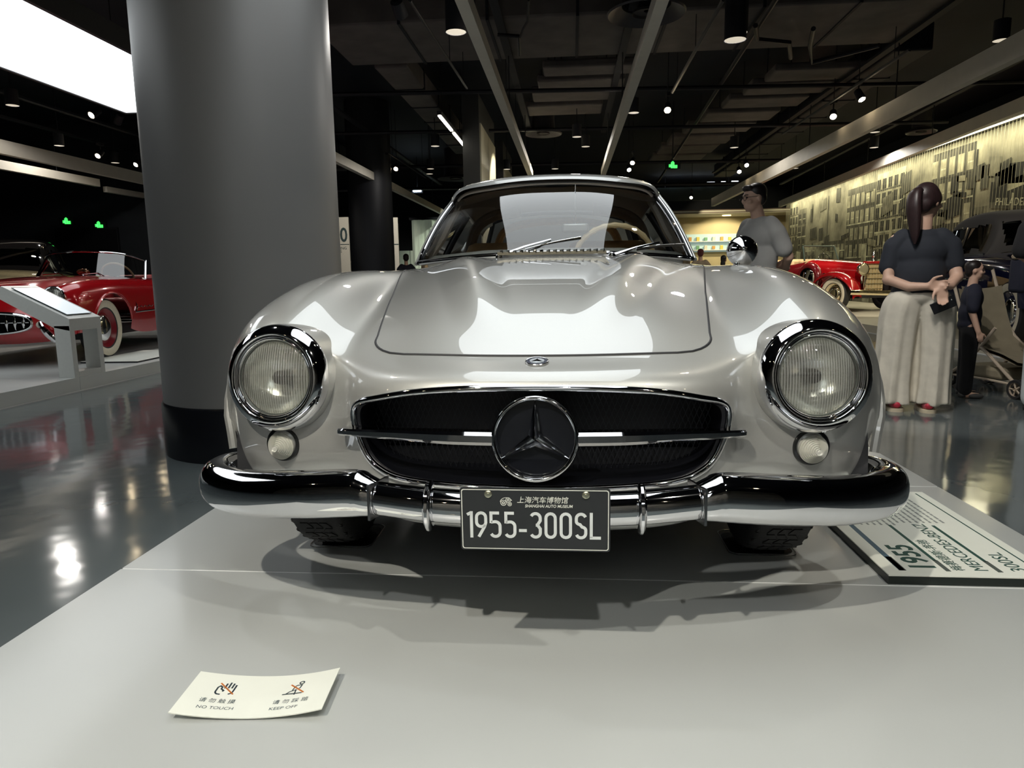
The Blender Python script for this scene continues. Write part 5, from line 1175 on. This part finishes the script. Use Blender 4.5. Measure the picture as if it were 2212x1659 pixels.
def hand_geo(mb, wrist, dirv, side, palm, curl=.35, s=1.0):
    """palm with four unequal curled fingers and a thumb; dirv: fingers' direction, side: toward the thumb, palm: direction fingers curl to"""
    d = Vector(dirv).normalized(); t = Vector(side); t = (t-d*t.dot(d)).normalized(); p = Vector(palm); p = (p-d*p.dot(d)-t*p.dot(t)); p = p.normalized() if p.length > 1e-4 else d.cross(t)
    w = Vector(wrist)
    for k in range(4):
        q = w+d*.045*s+t*(.026-.0175*k)*s; mb.tube([w+t*(.012-.008*k)*s, q, q+d*.042*s], [.015*s, .0135*s, .0115*s], 10)
    for k, L in enumerate((.066, .074, .069, .054)):
        b0 = w+d*(.084-.003*abs(k-1))*s+t*(.028-.0185*k)*s; a = 0; pts = [b0-d*.012*s]; cur = b0; pts.append(cur)
        for j, f in enumerate((.45, .32, .23)):
            a += curl*(1, 1.1, .7)[j]; cur = cur+(d*math.cos(a)+p*math.sin(a))*L*f*s; pts.append(cur)
        r = [.0098*s, .0096*s, .0088*s, .008*s, .0066*s]; mb.tube(pts, r, 10)
        for q, rr in zip(pts, r): mb.ball(tuple(q), rr, 10, 6)
    b0 = w+d*.022*s+t*.022*s; pts = [b0, b0+(d*.5+t*.75+p*.25).normalized()*.036*s]; pts.append(pts[-1]+(d*.85+t*.35+p*.35).normalized()*.030*s); pts.append(pts[-1]+(d*.95+t*.05+p*.4).normalized()*.024*s)
    r = [.015*s, .0125*s, .0105*s, .008*s]; mb.tube(pts, r, 10)
    for q, rr in zip(pts, r): mb.ball(tuple(q), rr, 10, 6)
def skirt_leg(path, n=28, folds=8, amp=.15, seed=0):
    """trouser leg as a draped tube: path rows (x, y, z, rx, ry)"""
    r_ = random.Random(seed); ph = [r_.uniform(0, 6.28) for _ in range(3)]; rows_ = []
    for i, (x, y, z, rx, ry) in enumerate(path):
        t = i/(len(path)-1)
        rows_.append([(x+rx*math.cos(a)*(1+amp*t*math.sin(folds*a+ph[0]+t*1.2)+.5*amp*t*math.sin(3*a+ph[1])), y+ry*math.sin(a)*(1+amp*t*math.sin(folds*a+ph[2]+t)), z+(.012*math.sin(5*a+ph[1])*t if i == len(path)-1 else 0)) for a in [2*PI*k/n for k in range(n)]])
    return np.array(rows_)

# ---- woman with ponytail, seen from behind
wo = thing('person', 'woman in navy tee and wide cream trousers, hands clasped behind her back', 'person', (2.47, 2.92, FLOOR), math.radians(-14))
sk = MB(); hM = head_geo(sk, (.02, .015, 1.435), yaw=PI-.75, pitch=.12, s=.98)
limb(sk, [(.0, .0, 1.20), (.012, .005, 1.36)], [.056, .048])
limb(sk, [(-.155, .0, 1.185), (-.182, .015, 1.06), (-.195, -.03, .915), (-.08, -.125, .865), (.02, -.155, .868)], [.044, .044, .041, .034, .025])
limb(sk, [(.155, .0, 1.185), (.196, .015, 1.06), (.218, -.03, .925), (.160, -.13, .875), (.105, -.165, .868)], [.044, .044, .041, .034, .025])
blob(sk, (0, 0, 1.08), (.15, .10, .17)); blob(sk, (0, 0, .88), (.13, .10, .16)); limb(sk, [(-.08, 0, .80), (-.085, 0, .42), (-.085, .02, .07)], [.08, .055, .04]); limb(sk, [(.08, 0, .80), (.085, 0, .42), (.085, .02, .07)], [.08, .055, .04])
for x in (-.085, .085): limb(sk, [(x, .03, .05), (x, .13, .045)], [.036, .03])
hand_geo(sk, (.02, -.158, .868), (1, -.05, .10), (0, .0, 1), (-.1, -1, -.3), .55, .95)
hand_geo(sk, (.105, -.170, .866), (.05, -.12, -1), (-1, 0, .0), (0, -1, 0), .45, .95)
so = sk.build('body', skin_m, wo); remesh(so, .0065, 5); eyes(hM, wo)
te = MB(); blob(te, (0, 0, 1.10), (.168, .112, .14)); blob(te, (0, 0, .96), (.160, .118, .19)); blob(te, (0, 0, .83), (.172, .130, .10)); blob(te, (0, 0, 1.20), (.12, .08, .062))
limb(te, [(-.115, 0, 1.200), (-.168, .006, 1.14), (-.190, .014, 1.00)], [.062, .068, .066]); limb(te, [(.115, 0, 1.200), (.176, .006, 1.14), (.206, .012, 1.01)], [.062, .068, .066])
remesh(te.build('tee_shirt', cloth('navy_tee', (.020, .024, .034)), wo), .010, 8)
linen = cloth('cream_linen', (.66, .62, .53), .9, 14)
tr = MB(); A1 = skirt_leg([(-.055, .005, .845, .10, .115), (-.085, .0, .76, .125, .135), (-.106, 0, .62, .126, .130), (-.116, 0, .40, .120, .125), (-.126, 0, .20, .126, .135), (-.128, 0, .09, .134, .140), (-.128, 0, .055, .136, .140)], seed=3); A2 = skirt_leg([(.065, .005, .845, .10, .115), (.10, .0, .76, .128, .138), (.118, 0, .62, .124, .130), (.124, 0, .40, .116, .124), (.124, 0, .20, .116, .130), (.122, 0, .09, .122, .136), (.122, 0, .055, .124, .136)], seed=8)
for A_ in (A1, A2):
    F = cr(A_.reshape(A_.shape[0], -1), 5).reshape(-1, A_.shape[1], 3); o = len(tr.v); tr.grid(F, cv=True); n_ = A_.shape[1]; tr.f += [tuple(o+k for k in range(n_)), tuple(len(tr.v)-n_+k for k in range(n_))]
blob(tr, (.005, 0, .80), (.175, .135, .085)); remesh(tr.build('trousers', linen, wo), .009, 2)
hr = MB(); blob(hr, (0, .028, .030), (.086, .096, .100), hM); blob(hr, (0, .06, -.02), (.078, .055, .075), hM)
for s_ in (-1, 1): blob(hr, (s_*.060, .010, .015), (.030, .060, .060), hM)
remesh(hr.build('hair', hair_brown, wo), .010, 5)
hp_ = [hM @ Vector((0, .100, .045)), hM @ Vector((0, .150, .030)), hM @ Vector((-.01, .165, -.05)), hM @ Vector((-.02, .150, -.15)), hM @ Vector((-.03, .135, -.25)), hM @ Vector((-.035, .130, -.31))]
pt_ = MB().tube(cr(hp_, 5), list(cr([[.028], [.046], [.052], [.046], [.030], [.008]], 5)[:, 0]), 16, sq=(1.15, .75)); pt_.build('ponytail', hair_brown, wo); MB().ball(tuple(hp_[0]), (.032, .032, .03), 14, 8).build('hair_tie', M_('tie_plum', (.12, .02, .05), .6), wo)
for i, x in enumerate((-.105, .095)):
    sh = MB(); blob(sh, (x, -.06, .045), (.040, .065, .034)); blob(sh, (x, .08, .042), (.046, .085, .030)); shoe = sh.build('shoe', M_('shoe_rose', (.45, .12, .14), .6), wo); remesh(shoe, .009, 4)
    MB().prism(rrect(.100, .275, .045), .024, xf((x, .0, .0))).build('sole', M_('sole_cream', (.60, .52, .38), .6), shoe)
    MB().ball((x, -.118, .05), (.026, .014, .022), 12, 8).build('heel_tab', M_('tab_red', (.5, .03, .06), .5), shoe)
ph = thing('mobile_phone', 'black mobile phone held behind the back of the woman in cream trousers', 'phone', wo.matrix_basis @ Vector((.118, -.178, .745)), math.radians(-14))
MB().box((0, 0, 0), (.145, .010, .075), xf((0, 0, 0), ry=-.45)).build('case', black_gloss, ph, bev=.003); MB().ball((.045, -.007, .035), (.006, .003, .006), 10, 6).build('camera_lens', chrome_soft, ph)

# ---- man in grey tee with glasses, looking aside
ma = thing('person', 'man in grey tee with glasses, hands clasped behind his back', 'person', (1.79, 4.52, FLOOR), math.radians(-62), scale=(1.05, 1.05, 1.05))
# local: face along -y; rotated so that he looks to the left
sk = MB(); hM = head_geo(sk, (0, -.075, 1.565), yaw=-.22, pitch=.10, s=1.0); limb(sk, [(0, .01, 1.34), (0, -.045, 1.49)], [.062, .055])
limb(sk, [(-.165, .0, 1.325), (-.222, .05, 1.19), (-.225, .13, 1.06), (-.10, .20, 1.00), (-.015, .22, 1.0)], [.046, .046, .044, .037, .028]); limb(sk, [(.165, .0, 1.325), (.222, .05, 1.19), (.225, .13, 1.06), (.11, .21, .985), (.035, .235, .97)], [.046, .046, .044, .037, .028])
hand_geo(sk, (-.015, .222, 1.0), (1, .1, -.3), (0, .2, 1), (.1, 1, 0), .6); hand_geo(sk, (.035, .24, .97), (-1, .1, -.35), (0, .2, 1), (0, 1, 0), .5)
blob(sk, (0, 0, 1.18), (.14, .09, .17)); blob(sk, (0, .01, .98), (.13, .10, .15))
for x in (-.09, .09): limb(sk, [(x, 0, .90), (x*1.1, 0, .48), (x*1.1, .02, .08)], [.095, .062, .045]); limb(sk, [(x*1.1, .02, .055), (x*1.15, -.13, .04)], [.045, .035])
remesh(sk.build('body', skin_m, ma), .008, 5); eyes(hM, ma)
te = MB(); blob(te, (0, .0, 1.25), (.205, .128, .15)); blob(te, (0, .01, 1.06), (.185, .135, .20)); blob(te, (0, .01, .93), (.182, .138, .10)); blob(te, (0, 0, 1.35), (.14, .09, .07))
limb(te, [(-.13, 0, 1.335), (-.195, .02, 1.26), (-.228, .07, 1.13)], [.078, .080, .076]); limb(te, [(.13, 0, 1.335), (.195, .02, 1.26), (.228, .07, 1.13)], [.078, .080, .076]); remesh(te.build('tee_shirt', cloth('grey_tee', (.38, .38, .37), .9, 6), ma), .011, 7)
tr = MB(); blob(tr, (0, .005, .90), (.168, .125, .10))
for x in (-.085, .085): limb(tr, [(x, 0, .86), (x*1.15, 0, .5), (x*1.2, .01, .09)], [.105, .085, .07])
remesh(tr.build('trousers', cloth('khaki_trousers', (.20, .15, .10)), ma), .012, 4)
hr = MB(); blob(hr, (0, .030, .050), (.084, .094, .080), hM); blob(hr, (0, .062, .0), (.076, .050, .070), hM); blob(hr, (0, -.052, .088), (.062, .040, .028), hM)
remesh(hr.build('hair', hair_m, ma), .010, 3)
gl = MB()
for s_ in (-1, 1): gl.tube([hM @ Vector((s_*.034+.023*math.cos(a), -.098, .006+.019*math.sin(a))) for a in np.linspace(0, 2*PI, 20, endpoint=False)], .0022, 6, closed=True); gl.tube([hM @ Vector((s_*.057, -.096, .01)), hM @ Vector((s_*.080, .01, .012))], .002, 5)
gl.tube([hM @ Vector((-.011, -.100, .01)), hM @ Vector((.011, -.100, .01))], .002, 5); gl.build('glasses', black_gloss, ma)
MB().tube([(-.055+.033*math.cos(a)*.2, .212+.033*math.cos(a), 1.0+.036*math.sin(a)) for a in np.linspace(0, 2*PI, 20, endpoint=False)], .011, 8, closed=True).build('watch_strap', black_matte, ma)
for x in (-.1, .1):
    sh = MB(); blob(sh, (x, .03, .05), (.05, .06, .045)); blob(sh, (x*1.1, -.10, .042), (.05, .10, .036)); remesh(sh.build('shoe', M_('shoe_dark', (.05, .05, .05), .6), ma), .01, 3)

# ---- small or mostly hidden visitors
def visitor(label, loc, rz, h, shirt, legs, hair=hair_m, seated=False, long_hair=False, arms='down', vox=.014):
    s = h/1.70; t = thing('person', label, 'person', loc, rz); z0 = 0
    sk = MB(); hM = head_geo(sk, (0, -.01*s, 1.585*s), 0, .05, s); limb(sk, [(0, .01*s, 1.34*s), (0, 0, 1.50*s)], [.062*s, .052*s]); blob(sk, (0, 0, 1.2*s), (.16*s, .10*s, .2*s)); blob(sk, (0, 0, .98*s), (.14*s, .10*s, .16*s))
    for x in (-1, 1):
        a = [(x*.165*s, 0, 1.33*s), (x*.225*s, .02*s, 1.08*s), (x*.24*s, -.06*s, .84*s)] if arms == 'down' else [(x*.18*s, 0, 1.36*s), (x*.24*s, .02*s, 1.10*s), (x*.16*s, -.22*s, 1.02*s)]
        limb(sk, a, [.046*s, .044*s, .03*s]); hand_geo(sk, a[-1], (0, -.3, -1) if arms == 'down' else (-x*.5, -1, -.1), (0, -1, 0) if arms == 'down' else (0, 0, 1), (-x, 0, 0), .4, s)
        limb(sk, [(x*.09*s, 0, .90*s), (x*.10*s, 0, .48*s), (x*.10*s, .02*s, .08*s)], [.09*s, .06*s, .042*s]); limb(sk, [(x*.10*s, .02*s, .05*s), (x*.11*s, -.13*s, .04*s)], [.042*s, .034*s])
    remesh(sk.build('body', skin_m, t), vox*.6 if h > 1.2 else .007, 4); eyes(hM, t)
    te = MB(); blob(te, (0, 0, 1.24*s), (.195*s, .122*s, .16*s)); blob(te, (0, .005, 1.05*s), (.178*s, .13*s, .2*s)); blob(te, (0, .005, .92*s), (.176*s, .132*s, .10*s)); blob(te, (0, 0, 1.35*s), (.13*s, .085*s, .06*s))
    for x in (-1, 1): limb(te, [(x*.13*s, 0, 1.35*s), (x*.205*s, .01*s, 1.26*s), (x*.235*s, .02*s, 1.13*s)], [.08*s, .08*s, .072*s])
    remesh(te.build('tee_shirt', shirt, t), vox, 5)
    tr = MB(); blob(tr, (0, .005, .90*s), (.165*s, .125*s, .10*s))
    for x in (-.085, .085): limb(tr, [(x*s, 0, .86*s), (x*1.15*s, 0, .5*s), (x*1.2*s, .01*s, .10*s)], [.105*s, .085*s, .075*s])
    remesh(tr.build('trousers', legs, t), vox, 4)
    hr = MB(); blob(hr, (0, .028, .045), (.086, .096, .086), hM); blob(hr, (0, .06, -.01), (.078, .052, .078), hM)
    if long_hair: blob(hr, (0, .07, -.12), (.075, .04, .12), hM)
    remesh(hr.build('hair', hair, t), .012, 3)
    for x in (-.1, .1): sh = MB(); blob(sh, (x*s, .03*s, .045*s), (.05*s, .06*s, .045*s)); blob(sh, (x*1.1*s, -.10*s, .038*s), (.05*s, .10*s, .036*s)); remesh(sh.build('shoe', M_('shoe_dark', (.05, .05, .05), .6), t), .011, 3)
    return t
navy_c = cloth('navy_cotton', (.012, .014, .03)); black_c = cloth('black_cotton', (.010, .010, .012)); pale_c = cloth('pale_denim', (.52, .57, .58), .9, 12); olive_c = cloth('beige_cotton', (.40, .32, .22)); maroon_c = cloth('dark_red_cap', (.12, .03, .03))
q = at(2068, 800, 'z', FLOOR); visitor('small child in dark navy clothes beside the stroller', (3.11, 3.44, FLOOR), math.radians(70), 1.04, navy_c, black_c, vox=.010)
visitor('visitor in black top and pale blue trousers gripping the stroller', (3.33, 2.80, FLOOR), math.radians(150), 1.66, black_c, pale_c, arms='fwd', vox=.011)
p = at(877, 560, 'y', 17.5); visitor('person in a navy tee standing by the pale green curtain', (p[0], 17.5, FLOOR), math.radians(200), 1.66, navy_c, black_c)
p = at(757, 560, 'y', 18.2); visitor('dark-clad person half hidden by the nearly black column', (p[0]+.12, 18.2, FLOOR), math.radians(-80), 1.62, black_c, black_c)
p = at(1513, 560, 'y', 16.0); visitor('person in a beige top and dark cap before the cream kiosk', (p[0], 16.0, FLOOR), math.radians(170), 1.60, olive_c, black_c, maroon_c)
p = at(1563, 570, 'y', 15.5); visitor('shorter person in black standing before the cream kiosk', (p[0], 15.5, FLOOR), math.radians(150), 1.42, black_c, black_c, long_hair=True)

# ---- stroller
stl = thing('stroller', 'beige folding stroller with khaki seat beside the child', 'stroller', (3.56, 3.72, FLOOR), math.radians(14)); beige_p = M_('stroller_frame', (.55, .46, .36), .4, var=.03); khaki = cloth('stroller_cloth', (.30, .26, .18), .9, 12)
def stbar(pts, r=.013, name='frame_bar'): MB().tube(cr(pts, 4), r, 8).build(name, beige_p, stl)
for x in (-.20, .20):
    stbar([(x, -.32, .10), (x, -.05, .30), (x, .20, .50), (x, .42, .98)]); stbar([(x, .35, .10), (x, .12, .28), (x, -.08, .52)]); stbar([(x, -.32, .10), (x, .0, .11), (x, .35, .10)], .010)
    for y in (-.34, .36):
        for dx in (-.028, .028):
            wl = bpy.data.objects.new('wheel', None); COL.objects.link(wl); wl.parent = stl; M = face_to((x+dx, y, .075), (1, 0, 0))
            MB().lathe([(.052, -.012), (.070, -.014), (.075, 0), (.070, .014), (.052, .012)], 28, M).build('tyre', rubber, wl); MB().lathe([(.053, -.009), (.053, .009)], 24, M).build('rim', beige_p, wl)
            for k in range(5): a = 2*PI*k/5; MB().cyl(M @ Vector((0, 0, 0)), M @ Vector((.053*math.cos(a), .053*math.sin(a), 0)), .006, 6).build('spoke', beige_p, wl)
            MB().lathe([(.014, -.013), (.014, .013), (0, .014)], 12, M).build('hub', beige_p, wl)
MB().tube([(-.20, .42, .98), (-.12, .44, 1.0), (.12, .44, 1.0), (.20, .42, .98)], .016, 8).build('handle', rubber, stl)
G = np.array([[(x, y+.02*math.cos(x*8), z-.03*math.cos(x*7)) for x in np.linspace(-.19, .19, 9)] for y, z in ((-.30, .28), (-.15, .33), (.02, .36), (.14, .44), (.22, .62), (.30, .85))])
MB().grid(G).build('seat_cloth', khaki, stl); G2 = G+np.array([0, .03, -.02]); MB().grid(G2).build('seat_back_cloth', khaki, stl)
MB().box((0, .05, .16), (.36, .40, .10)).build('basket', khaki, stl, bev=.03)
bag = thing('stroller_bag', 'navy bag with tissues hung on the stroller handle', 'bag', (3.44, 3.33, FLOOR+.80), math.radians(12))
MB().box((0, 0, .13), (.24, .14, .26)).build('pouch', navy_c, bag, bev=.03); MB().tube([(.12*math.cos(a), .07*math.sin(a), .265) for a in np.linspace(0, 2*PI, 24, endpoint=False)], .022, 8, closed=True).build('rim_cloth', olive_c, bag); blob(MB(), (0, 0, .31), (.04, .04, .045)).build('tissue', white_plain, bag)
# ================================================================ cards and panels on the platform
TX = lambda x, y, z: Matrix(((0, -1, 0, x), (1, 0, 0, y), (0, 0, 1, z), (0, 0, 0, 1)))   # text running away from the viewer, tops to the left
PX0, PX1, PYa, PYb, PZ = .935, 1.378, -.292, .462, .026
ip = thing('floor_sign', 'white printed information panel lying beside the silver coupe', 'sign', ((PX0+PX1)/2, (PYa+PYb)/2, 0), 0)
ox, oy = (PX0+PX1)/2, (PYa+PYb)/2
MB().box((0, 0, PZ/2-.002), (PX1-PX0, PYb-PYa, PZ-.004)).build('board_edge', M_('edge_green', (.010, .016, .013), .35), ip, smooth=False)
MB().box((0, 0, PZ-.001), (PX1-PX0, PYb-PYa, .003)).build('printed_face', card_white, ip, smooth=False)
inkg = M_('ink_green', (.02, .075, .06), .55); ink_blue = M_('ink_blue', (.06, .12, .17), .5); ink_grey = M_('ink_grey', (.28, .30, .28), .6)
def pt(x, y): return TX(x-ox, y-oy, PZ+.0006)
def bar(x, y0, y1, wd, mat): MB().box((x-ox, (y0+y1)/2-oy, PZ+.0008), (wd, y1-y0, .001)).build('printed_rule', mat, ip, smooth=False)
bar(.984, -.26, .45, .016, ink_blue); bar(1.105, -.19, .10, .010, inkg); bar(1.240, -.19, .10, .010, inkg); bar(1.345, -.27, .44, .0045, inkg)
bar(.986, -.26, -.165, .018, M_('tag_dark', (.05, .06, .055), .5)); bar(1.106, -.26, -.185, .013, M_('tag_dark2', (.08, .10, .09), .5)); bar(1.241, -.26, -.185, .013, MATS['tag_dark2'])
text('1955', .098, pt(1.083, -.255), inkg, ip, bold=.002, sx=.95)
text('梅赛德斯-奔驰', .036, pt(1.152, -.255), inkg, ip)
text('MERCEDES-BENZ', .052, pt(1.214, -.255), inkg, ip, sx=.93)
text('300SL', .056, pt(1.315, -.255), inkg, ip)
for k in range(15):
    x = 1.02+.0205*k; y0 = .125 if k > 5 else .10; mb = MB(); y = y0
    while y < .43:
        l = random.uniform(.012, .03); mb.box((x-ox, y+l/2-oy, PZ+.0008), (.0065, l, .001)); y += l+.006
    if 1.30 > x: mb.build('small_print', ink_grey, ip, smooth=False)
# ---- curled card: do not touch / keep off
CC = np.array([[-.694, -.987], [-.398, -.963], [-.413, -.818], [-.708, -.846]])
cd = thing('notice_card', 'curled white card with crossed-out hand and stepping figure', 'card', (*CC.mean(0), 0)); cm = CC.mean(0)
ca = math.atan2(*(CC[1]-CC[0])[::-1]); CW, CH = .297, .142
def lift(u): return .0035+.018*(abs(u)/(CW/2))**2.0*(1.0 if u > 0 else .75)
def card_pt(u, v, dz=0.0): return (u*math.cos(ca)-v*math.sin(ca), u*math.sin(ca)+v*math.cos(ca), lift(u)+.004*(v < 0)*0+dz)
us, vs = np.linspace(-CW/2, CW/2, 31), np.linspace(-CH/2, CH/2, 7)
top = np.array([[card_pt(u, v, .0022) for v in vs] for u in us]); bot = np.array([[card_pt(u, v, 0) for v in vs] for u in us])
mb = MB().grid(top).grid(bot); e1 = np.concatenate([top[:, 0], top[-1, 1:], top[::-1, -1][1:], top[0, ::-1][1:-1]]); e2 = e1-np.array([0, 0, .0022]); mb.grid(np.stack([e1, e2]), cv=True)
mb.build('card_sheet', card_white, cd, ang=40, merge=1e-5)
def on_card(mb, u0, v0, s): mb.v = [card_pt(u0+x*s, v0+y*s, .0026+z) for x, y, z in mb.v]; return mb
slate = M_('ink_slate', (.055, .085, .10), .55)
def icon(paths, wd, u0, v0, s, mat, name): on_card(strokes(paths, wd, .0), u0, v0, s).build(name, mat, cd, smooth=False, fix=False)
hand = [[(.30, 1.3), (.30, 2.35)], [(.72, 1.4), (.72, 2.6)], [(1.14, 1.4), (1.14, 2.45)], [(1.52, 2.15), (1.52, .95)]+arc(1.02, .75, .5, .55, 0, -80, 5), [(.2, 0.06)]+arc(.0, .6, .55, .55, 250, 180, 5)+[(-.55, 1.45), (-.35, 1.75), (-.05, 1.55), (-.05, 1.15), (.35, .85), (.25, .65)]]
icon(hand, .22, -.083, .0, .0165, slate, 'hand_icon')
icon([[(-.55, 2.35), (1.75, .2)]], .2, -.083, .0, .0165, ink_orange, 'strike_bar')
walk = [arc(.7, 2.5, .27, .27, 0, 360, 14), [(-.1, .95), (.05, 1.75), (.25, 2.0), (.85, 2.0), (.75, 1.35), (.55, 1.2)], [(-.75, .25), (-.35, .75), (.35, 1.05), (.4, 0)], [(-1.15, .25), (1.3, .25)]]
icon(walk, .17, .066, -.004, .0165, slate, 'stepping_icon')
icon([[(-.6, 2.25), (1.5, .3)]], .2, .066, -.004, .0165, ink_orange, 'strike_bar')
def card_text(b, size, u0, v0, mat, sx=1.0):
    V, F = text_geo(b, size, sx=sx, extrude=0); mb = MB(); mb.v = [card_pt(u0+x, v0+y, .0027) for x, y, z in V]; mb.f = F; mb.build('lettering', mat, cd, smooth=False, fix=False)
card_text('请 勿 触 摸', .0150, -.112, -.026, slate); card_text('NO TOUCH', .0125, -.108, -.047, slate, 1.08)
card_text('请 勿 踩 踏', .0150, .036, -.030, slate); card_text('KEEP OFF', .0125, .036, -.050, slate, 1.08)
# ---- clear trays under the front tyres
for s in (-1, 1):
    t = thing('tyre_tray', 'thin dark tray under the front tyre of the silver coupe', 'tray', (s*.655, -.01, 0), group='trays under the front tyres')
    MB().prism(rrect(.19, .17, .03), .0015).build('tray_base', black_gloss, t)
    MB().tube([(x, y, .003) for x, y in rrect(.20, .21, .03)], .0018, 6, closed=True).build('tray_lip', chrome_soft, t)
